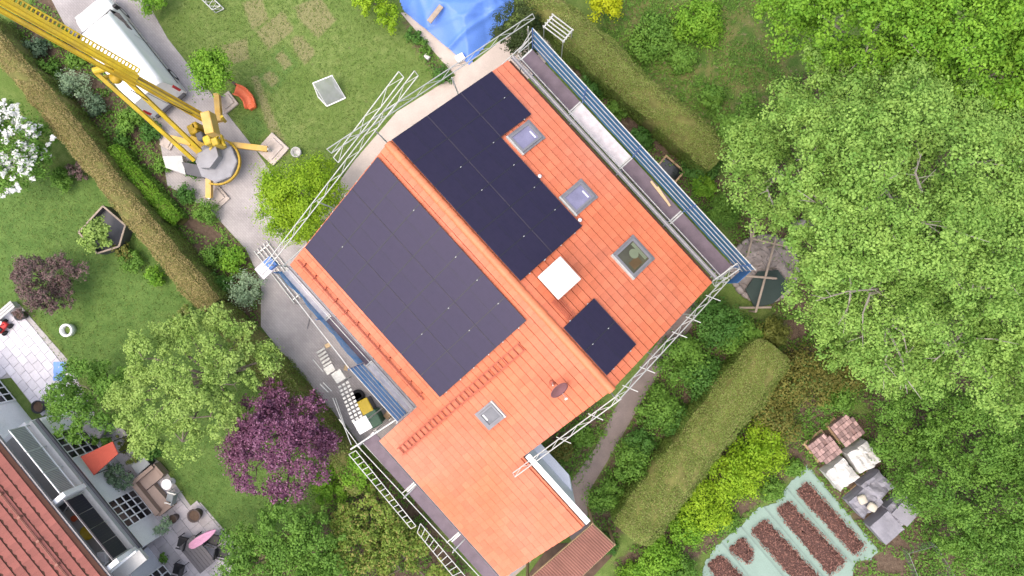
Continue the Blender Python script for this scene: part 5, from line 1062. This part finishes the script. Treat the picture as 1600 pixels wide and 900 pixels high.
# patio bits
c = at(104, 516, .3); b = MB(); n = 26
rp = thing('ring_planter', 'white ring shaped planter standing on the lawn', 'planter', (c.x, c.y, 0)); b.lathe((c.x, c.y, .0), [(.26, 0), (.30, .0), (.32, .36), (.30, .38), (.24, .38), (.22, .36), (.22, .06), (.26, 0)], 26); b.build('rim', MAT['white'], rp, True); MB().lathe((c.x, c.y, .1), [(.21, 0), (.2, .04)], 16).build('soil', MAT['ground'], rp)
c = at(92, 580, .1); b = MB()
for i in range(8):
    for j in range(8): b.v.append((c.x + (i - 3.5) * .085, c.y + (j - 3.5) * .13, .09 + .05 * math.sin(i * 1.9 + j) * math.cos(j * 1.3)))
b.f = [(i * 8 + j, (i + 1) * 8 + j, (i + 1) * 8 + j + 1, i * 8 + j + 1) for i in range(7) for j in range(7)]; k = len(b.v); b.v += [(x, y, z - .03) for x, y, z in b.v]; b.f += [tuple(k + v for v in f[::-1]) for f in b.f]
tag(b.build('towel', MAT['bluepl'], None, True), 'crumpled blue towel on the patio edge under the dark green tree', 'towel')
c = at(2, 512, .4); tr = thing('ride_on_toy', 'red and black ride-on toy on the white patio', 'toy', (c.x, c.y, .03)); TM = frame((c.x, c.y, .03), .9)
MB(TM).rbox((0, 0, .28), (.6, .28, .2), 0, .06, 2).build('body', MAT['red'], tr); MB(TM).rbox((-.12, 0, .42), (.24, .26, .08), 0, .03, 1).build('seat', MAT['black'], tr); MB(TM).tube((.2, 0, .35), (.14, 0, .55), .02).build('steering_post', MAT['black'], tr)
for x in (-.22, .22):
    for y in (-1, 1): w = MB(TM); w.tube((x, y * .14, .14), (x, y * .22, .14), .14, n=14); w.build('wheel', MAT['rubber'], tr)
c = at(5, 487, .5); bn = thing('garden_bench', 'pale grey bench at the patio edge', 'bench', (c.x, c.y, 0), NANG); TM = frame((c.x, c.y, .03), NANG + math.pi / 2)
for i in range(3): MB(TM).box((0, (i - 1) * .13, .45), (1.2, .11, .035)).build('slat', MAT['corr'], bn)
for x in (-.5, .5): MB(TM).box((x, 0, .213), (.06, .36, .425)).build('leg', MAT['corr'], bn)
c = at(150, 665, .5); sl_ = thing('covered_grill', 'grey covered grill beside the dark green tree', 'grill', (c.x, c.y, 0)); b = MB(); b.rbox((c.x + .1, c.y - .1, .5), (1.0, .6, .9), NANG + .4, .12, 3); b.build('cover', MAT['rug'], sl_, True); MB().box((c.x + .1, c.y - .1, .045), (.8, .45, .02), NANG + .4).build('base', MAT['darkgrey'], sl_)
# planting frame with bush by the hedge
q = [(123, 363), (161, 322), (196, 352), (186, 385), (152, 396)]; cf = thing('compost_frame', 'dark timber compost frame against the brown hedge', 'compost frame', at(160, 362, 0)); P5 = [at(*c, .7) for c in q]
for i in range(5):
    a, c = P5[i], P5[(i + 1) % 5]; MB().bar(a - Vector((0, 0, .34)), c - Vector((0, 0, .34)), .05, .68).build('side_board', MAT['darkgrey'], cf); MB().bar(a, c, .08, .05).build('top_rim', MAT['woodgrey'], cf)
MB().prism(P5, .05, .35).build('compost', MAT['darkgrey'], cf)
plant('shrub', 'yellow green bush growing out of the dark compost frame', 'shrub', [lobe(148, 368, 1.3, .6), lobe(160, 352, 1.2, .35), lobe(140, 380, 1.0, .4), lobe(165, 372, 1.0, .35)], 2600, .12, 'maplel', 'bark', .04, seed=170, limbs=5, stem='stem', crown='foliage')
for i, (x, y, r, lf, lb) in enumerate(((205, 405, .45, 'mid', 'small green plant at the foot of the brown hedge on the lawn side'), (240, 430, .4, 'fresh', 'light plant at the hedge foot near the topiary ball'), (95, 280, .5, 'mid', 'green plant between blossom shrub and hedge'), (120, 265, .35, 'smoke', 'small brown red plant against the hedge'), (190, 390, .35, 'rust', 'reddish plant beside the compost frame'), (230, 700, .45, 'deep', 'dark plant at the terrace edge under the maple'), (500, 680, .4, 'deep', 'dark fern below the stair beside the hedge'))):
    plant('shrub', lb, 'shrub', [lobe(x, y, .4, r), lobe(x + 8, y + 8, .35, r * .7)], int(2600 * r), .1, lf, 'barkdark', .02, seed=180 + i, limbs=0, stem='stem', crown='foliage')
# ------------------------------------------------------------------ lawn things
g0 = [at(*p, 0) for p in ((497, 154), (525, 148), (539, 155), (511, 166))]; gl = thing('goal', 'small white toy football goal with net on the lawn', 'football goal', at(518, 150, 0))
gb = [at(504, 148, 0), at(540, 154, 0), at(512, 166, 0), at(495, 153, 0)]; ft = [at(489, 130, .9), at(519, 118, .9)]; bt = [at(540, 153, .05), at(511, 166, .05)]; fb = [at(497, 151, .05), at(524, 136, .05)]
for nm, a, c in (('crossbar', ft[0], ft[1]), ('goal_post', ft[0], fb[0]), ('goal_post', ft[1], fb[1]), ('base_bar', fb[0], bt[1]), ('base_bar', fb[1], bt[0]), ('back_bar', bt[0], bt[1]), ('stay', ft[0], bt[1]), ('stay', ft[1], bt[0])): MB().tube(a, c, .03 if nm != 'stay' else .012, n=8).build(nm, MAT['white'], gl)
b = MB(); b.add([ft[0], ft[1], bt[0], bt[1], fb[0], fb[1]], [(0, 1, 2, 3), (0, 3, 4), (1, 5, 2)]); b.build('net', MAT['goalnet'], gl)
# orange slide piece
os_ = thing('toy_slide', 'curved orange plastic toy slide lying on the lawn by the crane pad', 'slide', at(384, 156, 0)); b = MB(); pts = [(371, 142), (381, 145), (389, 155), (391, 168)]; n = len(pts); C = [at(*p, .3) for p in pts]; C2 = []
for i in range(12):
    t = i / 11 * (n - 1); k = min(int(t), n - 2); C2.append(C[k].lerp(C[k + 1], t - k))
for i, c in enumerate(C2):
    d = (C2[min(i + 1, 11)] - C2[max(i - 1, 0)]).normalized(); nr_ = Vector((-d.y, d.x, 0)); z = .55 - .03 * i
    for o, h in ((-.27, .12), (-.22, .12), (-.20, 0), (.20, 0), (.22, .12), (.27, .12), (.27, -.1), (-.27, -.1)): b.v.append(tuple(Vector((c.x, c.y, z + h)) + nr_ * o))
b.f = [(i * 8 + j, i * 8 + (j + 1) % 8, (i + 1) * 8 + (j + 1) % 8, (i + 1) * 8 + j) for i in range(11) for j in range(8)] + [tuple(range(8))[::-1], tuple(range(88, 96))]
b.build('chute', MAT['orangepl'], os_, True)
for k in (1, 10): MB().box((C2[k].x, C2[k].y, .13), (.3, .3, .26), .6).build('foot', MAT['orangepl'], os_)
# little lattice at the top, stepping slab, bucket
lt = thing('lattice_piece', 'short white lattice girder piece lying on the lawn', 'girder', at(327, 5, 0)); A, B = at(309, -8, .1), at(337, 20, .1); A2, B2 = at(322, -14, .1), at(344, 15, .1)
girder(A, B, A2 - A, 5, lt, .025, True, 'lattice'); girder(A + Vector((0, 0, .35)), B + Vector((0, 0, .35)), A2 - A, 5, lt, .025, True, 'lattice')
for p in (A, B, A2, B2): MB().tube(p, p + Vector((0, 0, .35)), .018, n=5).build('strut', MAT['alu'], lt)
st_ = MB(); c = at(463, 238, .2); st_.lathe((c.x, c.y, 0), [(.22, .0), (.25, .3), (.21, .3), (.19, .1)], 16); tag(st_.build('bucket', MAT['corr'], None, True), 'grey bucket between crane pad and lime tree', 'bucket')
# blue tarpaulin
q = [(612, -30), (632, 18), (733, 101), (803, 18), (798, -30)]; tp = thing('tarpaulin', 'crumpled blue tarpaulin covering a heap beside the terrace', 'tarpaulin', at(710, 20, 0)); PT = [np.array(at(*p, .05)) for p in q]; poly = [p[:2] for p in PT]
xs = np.linspace(min(p[0] for p in PT), max(p[0] for p in PT), 90); ys = np.linspace(min(p[1] for p in PT), max(p[1] for p in PT), 74); X, Y = np.meshgrid(xs, ys); G = np.stack([X.ravel(), Y.ravel()], 1); sdv = sdist(G, poly)
rr = np.random.default_rng(3); hgt = np.clip(-sdv * .55, 0, .75) + .07
for _ in range(16):
    a = rr.uniform(0, math.pi); o = rr.uniform(-3, 3); cc = np.array([math.cos(a), math.sin(a)]); w = (G - np.mean(poly, 0)) @ cc - o; hgt += rr.uniform(-.09, .12) * np.exp(-(w / rr.uniform(.06, .28)) ** 2)
hgt += .02 * np.sin(G[:, 0] * 6 + np.sin(G[:, 1] * 4)); hgt = np.maximum(hgt, .06); idx = np.arange(len(G)).reshape(74, 90); F = np.stack([idx[:-1, :-1].ravel(), idx[:-1, 1:].ravel(), idx[1:, 1:].ravel(), idx[1:, :-1].ravel()], 1); F = F[(sdv[F] < .06).all(1)]
me = npmesh('sheet', np.column_stack([G, hgt]), F); me.polygons.foreach_set('use_smooth', [True] * len(me.polygons)); link('sheet', me, MAT['tarp'], tp)
c = at(680, 22, .85); MB().hexa((c.x, c.y, .86), (.30, .36, .03), (-.09, .08, 0), (0, 0, .03)).build('weight_board', MAT['woodgrey'], tp)
c = at(719, 90, .25); o = MB(); o.rbox((c.x, c.y, .18), (.42, .34, .3), .5, .05, 2); tag(o.build('canister', MAT['white'], None), 'white canister at the tip of the blue tarpaulin', 'canister')
c = at(667, 88, .2); o = MB(); o.rbox((c.x, c.y, .12), (.28, .2, .2), -.7, .03, 1); tag(o.build('utility_box', MAT['plasticw'], None), 'small white box on the lawn edge beside the terrace', 'box')
for i, (x, y, r, lf, lb) in enumerate(((645, 52, .35, 'deep', 'dark plant on the narrow bed beside the terrace'), (662, 72, .3, 'mid', 'green plant between bed and small white box'), (690, 115, .4, 'deep', 'dark green plant at the terrace bend'))):
    plant('shrub', lb, 'shrub', [lobe(x, y, .3, r), lobe(x + 6, y + 8, .25, r * .7)], int(2600 * r), .08, lf, 'barkdark', .02, seed=200 + i, limbs=0, stem='stem', crown='foliage')
# loose things under the net on the drive
c = at(558, 620, .3); ty_ = thing('tyre_stack', 'two dark tyres standing on the drive under the stair', 'tyres', (c.x, c.y, .03))
for k, (dx_, dy_) in enumerate(((0, 0), (.25, -.35))): b = MB(); b.lathe((c.x + dx_, c.y + dy_, .03), [(.2, .0), (.3, .0), (.33, .1), (.3, .2), (.2, .2), (.18, .1), (.2, 0)], 18); b.build('tyre', MAT['rubber'], ty_, True)
c = at(572, 634, .7); wb = thing('wheelie_bin', 'yellow lidded bin under the scaffold stair', 'bin', (c.x, c.y, 0)); MB().rbox((c.x, c.y, .45), (.5, .62, .8), .5, .04, 1).build('body', MAT['darkgrey'], wb); MB().rbox((c.x, c.y, .89), (.56, .7, .07), .5, .03, 1).build('lid', MAT['yellowpl'], wb)
c = at(584, 654, .8); wb = thing('wheelie_bin', 'dark green lidded bin beside the yellow lidded bin', 'bin', (c.x, c.y, 0)); MB().rbox((c.x, c.y, .45), (.55, .7, .8), .5, .04, 1).build('body', MAT['greenpl'], wb); MB().rbox((c.x, c.y, .89), (.6, .78, .07), .5, .03, 1).build('lid', MAT['greenpl'], wb)
c = at(606, 648, .3); o = MB(); o.rbox((c.x, c.y, .17), (.4, .3, .28), .9, .02, 1); tag(o.build('crate', MAT['wood'], None), 'small brown crate next to the green bin', 'crate')
for i, (x, y) in enumerate(((512, 540), (541, 575))):
    c = at(x, y, .1); o = MB(); o.rbox((c.x, c.y, .09), (.24, .2, .13), .4 + i, .02, 1); tag(o.build('timber_block', MAT['woodpale'], None), ('pale timber block at the foot of the scaffold stair', 'pale timber block beside the stair landing')[i], 'block')
b = MB(); 
pb = thing('tube_bundle', 'thin dark tubes lying on the grey drive', 'tubes', at(475, 500, 0))
for p, q in (((462, 475), (488, 476)), ((485, 490), (480, 514))): MB().tube(at(*p, .06), at(*q, .06), .022, n=6).build('tube', MAT['zinc'], pb)
# ------------------------------------------------------------------ lean-to with ribbed roof
q = [(922, 818), (960, 852), (872, 945), (800, 925)]; ln = thing('lean_to', 'lean-to with ribbed brownish red roof beside the wing', 'lean-to', at(890, 860, 0)); Z0, Z1 = 2.55, 2.3
A, B, C, D = at(926, 820, Z0), at(960, 852, Z1), at(862, 945, Z1), at(824, 908, Z0); n = 34; b = MB(); nx = 4
ex = (D - A); L0 = ex.length
for i in range(n * 2 + 1):
    t = i / (n * 2); a, c = A.lerp(D, t), B.lerp(C, t); h = .035 if i % 2 else -.01; b.v += [(a.x, a.y, a.z + h), (c.x, c.y, c.z + h)]
b.f = [(2 * i, 2 * i + 1, 2 * i + 3, 2 * i + 2) for i in range(n * 2)]; m = len(b.v); b.v += [(x, y, z - .02) for x, y, z in b.v]; b.f += [tuple(m + v for v in f[::-1]) for f in b.f]
b.build('ribbed_sheet', MAT['ribbed'], ln)
for p in (A, B, C, D): MB().box((p.x, p.y, p.z / 2 - .03), (.1, .1, p.z - .06), .6).build('post', MAT['wood'], ln)
for a, c in ((A, D), (B, C), (A, B)): MB().bar(a - Vector((0, 0, .09)), c - Vector((0, 0, .09)), .07, .1).build('rafter', MAT['wood'], ln)
b = MB(); b.prism(gp([(860, 850), (935, 845), (965, 860), (870, 960), (780, 960)]), -.03, .03); b.build('storage_yard', MAT['soil'], None, kind='structure')
c = at(800, 895, .6); o = thing('plank_stack', 'dark planks stacked under the wing eaves', 'planks', (c.x, c.y, 0), -.55); M = frame((c.x, c.y, 0), -YAW + math.pi / 2)
for k in range(5): MB(M).box((0, (k - 2) * .14, .1 + .1 * (k % 3)), (1.8, .12, .07)).build('plank', MAT[('woodgrey', 'zinc', 'wood')[k % 3]], o)
# ------------------------------------------------------------------ round stone pit with poles
pc = at(1192, 420, 0); pit = thing('stone_pit', 'round rough stone pit with dark cover below the big tree', 'pit', (pc.x, pc.y, 0)); b = MB(); R0 = 1.5
rg = np.random.default_rng(4)
b = MB(); nr2, na = 10, 40
for i in range(nr2 + 1):
    for k in range(na): r_ = R0 * i / nr2; g = 2 * math.pi * k / na; b.v.append((pc.x + r_ * math.cos(g + (i % 2) * .08) + rg.normal(0, .05), pc.y + r_ * math.sin(g + (i % 2) * .08) + rg.normal(0, .05), .06 + .10 * rg.random() + .22 * max(0, 1 - i / nr2 * .9)))
b.f = [(i * na + k, (i + 1) * na + k, (i + 1) * na + (k + 1) % na, i * na + (k + 1) % na) for i in range(nr2) for k in range(na)]; b.build('rubble', MAT['stone'], pit)
for k in range(26):
    g = 2 * math.pi * k / 26; s = rg.uniform(.9, 1.1); bb = MB(); bb.rbox((pc.x + R0 * math.cos(g), pc.y + R0 * math.sin(g), .14), (.26 * s, .36 * s, .3 * s), g + rg.normal(0, .1), .06, 1); bb.build('stone', MAT['stone'], pit)
b = MB(); pts = [(1165, 452), (1185, 424), (1215, 422), (1235, 448), (1208, 474), (1180, 482)]; b.prism([at(*p, .4) for p in pts], .3, .42); b.build('cover_sheet', MAT['greensheet'], pit)
pp = thing('pole_frame', 'crossed wooden poles standing over the round stone pit', 'poles', at(1195, 420, 0))
for a, c, z0, z1 in (((1181, 487), (1209, 385), 1.0, 1.0), ((1168, 400), (1182, 347), .9, 1.0), ((1165, 431), (1213, 435), .95, 1.05), ((1155, 481), (1205, 480), .5, .5), ((1172, 372), (1230, 385), .85, .9), ((1209, 385), (1214, 367), .95, .9), ((1174, 372), (1172, 350), .95, 1.0)): MB().tube(at(*a, z0), at(*c, z1), .055, n=7).build('pole', MAT['woodgrey'], pp)
for x, y in ((1181, 487), (1209, 385), (1168, 400), (1182, 350), (1213, 435)): p = at(x, y, .95); MB().tube((p.x, p.y, 0), p, .045, n=6).build('post', MAT['woodgrey'], pp)
# framed dark box beside the net
fb_ = thing('cold_frame', 'timber framed dark box beside the blue net', 'cold frame', at(1048, 264, 0)); CM_ = at(1048, 264, .35); M = frame((CM_.x, CM_.y, 0), -.72)
for x in (-1, 1): MB(M).box((x * .56, 0, .18), (.08, .72, .36)).build('side_board', MAT['wood'], fb_)
for y in (-1, 1): MB(M).box((0, y * .33, .18), (1.04, .08, .355)).build('side_board', MAT['wood'], fb_)
MB(M).box((0, 0, .14), (1.03, .57, .2)).build('fill', MAT['glassdark'], fb_)
for i, (p, q) in enumerate((((1017, 283), (1043, 316)), ((1027, 292), (1047, 322)))):
    o = MB(); o.bar(at(*p, 4.26 + .02 * i), at(*q, 4.26 + .02 * i), .09, .03); tag(o.build('timber_batten', MAT['woodpale'], None), ('pale timber batten on the scaffold deck, on the roof side of its neighbour', 'pale timber batten on the scaffold deck, on the net side of its neighbour')[i], 'batten', 'battens on the scaffold deck')
# ------------------------------------------------------------------ mulch beds on pale sheet
FL = [(1260, 727), (1374, 861), (1360, 874), (1338, 878), (1330, 905), (1300, 980), (1080, 980), (1102, 878), (1126, 846), (1156, 822), (1186, 791), (1200, 789), (1213, 787), (1222, 770), (1240, 748)]
rg = np.random.default_rng(6); Pf = gp(FL); dense = []
for i in range(len(Pf)):
    a, c = Pf[i], Pf[(i + 1) % len(Pf)]; m = max(2, int((c - a).length / .14))
    for k in range(m): p = a.lerp(c, k / m); dense.append(p + Vector((rg.normal(0, .035), rg.normal(0, .035), 0)))
fl = MB().prism(dense, -.03, .03).build('garden_fleece', MAT['fleece'], None); fl['kind'] = 'structure'
for i, q in enumerate(([(1242, 767), (1260, 752), (1351, 852), (1335, 867)], [(1212, 796), (1231, 781), (1321, 876), (1296, 898)], [(1172, 828), (1195, 810), (1290, 912), (1258, 925)], [(1137, 858), (1160, 838), (1177, 864), (1168, 880)], [(1104, 880), (1126, 865), (1168, 908), (1140, 940)])):
    lb = ('dark mulch bed along the edge nearest the stone pallets', 'long dark mulch bed second from the stone pallets', 'long dark mulch bed in the middle of the pale sheet', 'small square dark mulch bed on the pale sheet', 'dark mulch bed next to the leafy green bushes')[i]
    P = gp(q); cxy = sum(P, Vector()) / 4; bed = thing('mulch_bed', lb, 'garden bed', (cxy.x, cxy.y, 0), 0, 'mulch beds on the pale sheet'); b = MB(); n = 26; m = 10; sh = []
    for a in range(n + 1):
        for c in range(m + 1):
            s, t = a / n, c / m; p = P[0].lerp(P[1], t).lerp(P[3].lerp(P[2], t), s); e = min(s * 6, (1 - s) * 6, t * 3, (1 - t) * 3, 1); edge = e < .01
            b.v.append((p.x + rg.normal(0, .03), p.y + rg.normal(0, .03), .025 + .14 * max(0, e) ** .6 + (0 if edge else rg.normal(0, .012))))
    b.f = [(a * (m + 1) + c, a * (m + 1) + c + 1, (a + 1) * (m + 1) + c + 1, (a + 1) * (m + 1) + c) for a in range(n) for c in range(m)]
    ar = (P[1] - P[0]).cross(P[3] - P[0]).z
    if ar < 0: b.f = [f[::-1] for f in b.f]
    b.build('mulch', MAT['mulch'], bed, True)
    X = scatter([q], 330, rg); k = len(X); V, F = leaf_quads(np.column_stack([X, .15 + .05 * rg.random(k)]), rg.normal(size=(k, 3)) * .45 + [0, 0, 1], .11, .3, rg); link('bark_chips', npmesh('bark_chips', V, F), MAT['chip'], bed, 'stuff')
for a, c in (((1229, 763), (1331, 880)), ((1262, 731), (1372, 860)), ((1194, 793), (1290, 905)), ((1158, 823), (1240, 920)), ((1128, 848), (1190, 925))):
    MB().bar(at(*a, .04), at(*c, .04), .05, .05).build('seam', MAT['fleeced'], fl)
# ------------------------------------------------------------------ pallets of bricks and stones
PA = math.radians(-52)
def pallet(t, M, s=1.1):
    for i in range(5): MB(M).box((0, (i - 2) * s / 4.6, .12), (s, .1, .025)).build('pallet_slat', MAT['wood'], t)
    for i in range(3): MB(M).box(((i - 1) * s * .44, 0, .055), (.1, s, .1)).build('pallet_block', MAT['wood'], t)
for i, (x, y, lb) in enumerate(((1290, 702, 'pallet of reddish bricks next to the pale mulch sheet corner'), (1325, 672, 'pallet of reddish bricks behind the other brick pallet'))):
    c = at(x, y, .8); t = thing('brick_pallet', lb, 'bricks', (c.x, c.y, 0), PA); M = frame((c.x, c.y, 0), PA); pallet(t, M, 1.15)
    me = shared('brick', MB().rbox((0, 0, 0), (.225, .15, .11), 0, .01, 1), MAT['brickm'])
    MB(M).box((0, 0, .40), (.9, .92, .52)).build('brick_core', MAT['brickm'], t)
    for a in range(5):
        for d in range(7):
            if random.random() < .06: continue
            link('brick', me, None, t, M=M @ Matrix.Translation(((a - 2) * .238, (d - 3) * .158, .72 + random.choice((0, 0, 0, .03)))) @ Matrix.Rotation(random.uniform(-.03, .03), 4, 'Z'))
from mathutils import noise as mnoise
for i, (x, y, mt, lb, w, l) in enumerate(((1350, 715, 'plasticw', 'pallet load under crumpled white foil beside the farther brick pallet', 1.08, 1.1), (1316, 742, 'plasticw', 'pallet load under crumpled white foil beside the nearer brick pallet', 1.08, 1.1), (1372, 761, 'plasticg', 'grey wrapped pallet load next to a white foil load', 1.0, 1.1), (1353, 785, 'plasticg', 'grey wrapped pallet load with two pale stones on top', 1.0, 1.15), (1411, 797, 'plasticg', 'creased dark grey wrapped load at the thicket edge', 1.05, 1.1), (1386, 825, 'plasticg', 'flat smooth grey covered pallet at the end of the row', 1.1, 1.1))):
    c = at(x, y, .85); ang = PA + random.uniform(-.1, .1); t = thing('wrapped_pallet', lb, 'pallet', (c.x, c.y, 0), ang); M = frame((c.x, c.y, 0), ang); pallet(t, M, 1.05)
    bm = bmesh.new(); bmesh.ops.create_cube(bm, size=1); bmesh.ops.subdivide_edges(bm, edges=bm.edges[:], cuts=7, use_grid_fill=True); amp = .15 if i < 5 else .03
    for v in bm.verts:
        p = Vector((v.co.x * w, v.co.y * l, v.co.z * .72)); nz = mnoise.cell(p * 4 + Vector((i * 9, 0, 0))) * .5 + mnoise.noise(p * 2.2 + Vector((i * 5, 3, 0))); k = 1 + amp * .22 * nz; v.co = Vector((p.x * k, p.y * k, .50 + p.z + amp * 1.1 * nz * (v.co.z > .2)))
    bm.verts.index_update(); b = MB(M); b.v = [tuple(v.co) for v in bm.verts]; b.f = [tuple(v.index for v in f.verts) for f in bm.faces]; bm.free(); b.build('wrapping', MAT[mt], t)
    if i == 3:
        for sgn in (-1, 1): bb = MB(M); bb.rbox((sgn * .27, .05 * sgn, .98), (.42, .38, .22), .3 * sgn, .09, 2); bb.build('stone', MAT['woodpale2'], t, True)
    if i == 4: bb = MB(M); bb.hexa((.1, 0, .99), (.4, .1, .06), (-.1, .45, 0), (0, 0, .015)); bb.build('fold', MAT['plasticg'], t)
# wire enclosure
wf = thing('wire_enclosure', 'small wire mesh enclosure in the weeds below the pallets', 'fence', at(1450, 880, 0)); W4 = [at(1420, 865, .7), at(1463, 853, .7), at(1492, 900, .7), at(1440, 915, .7)]
for i in range(4):
    a, c = W4[i], W4[(i + 1) % 4]; MB().tube(a, c, .012, n=5).build('top_wire', MAT['zinc'], wf); MB().tube((a.x, a.y, 0), a, .015, n=5).build('post', MAT['zinc'], wf)
    b = MB(); b.add([a, c, Vector((c.x, c.y, .03)), Vector((a.x, a.y, .03))], [(0, 1, 2, 3)]); b.build('mesh_panel', MAT['wire'], wf)
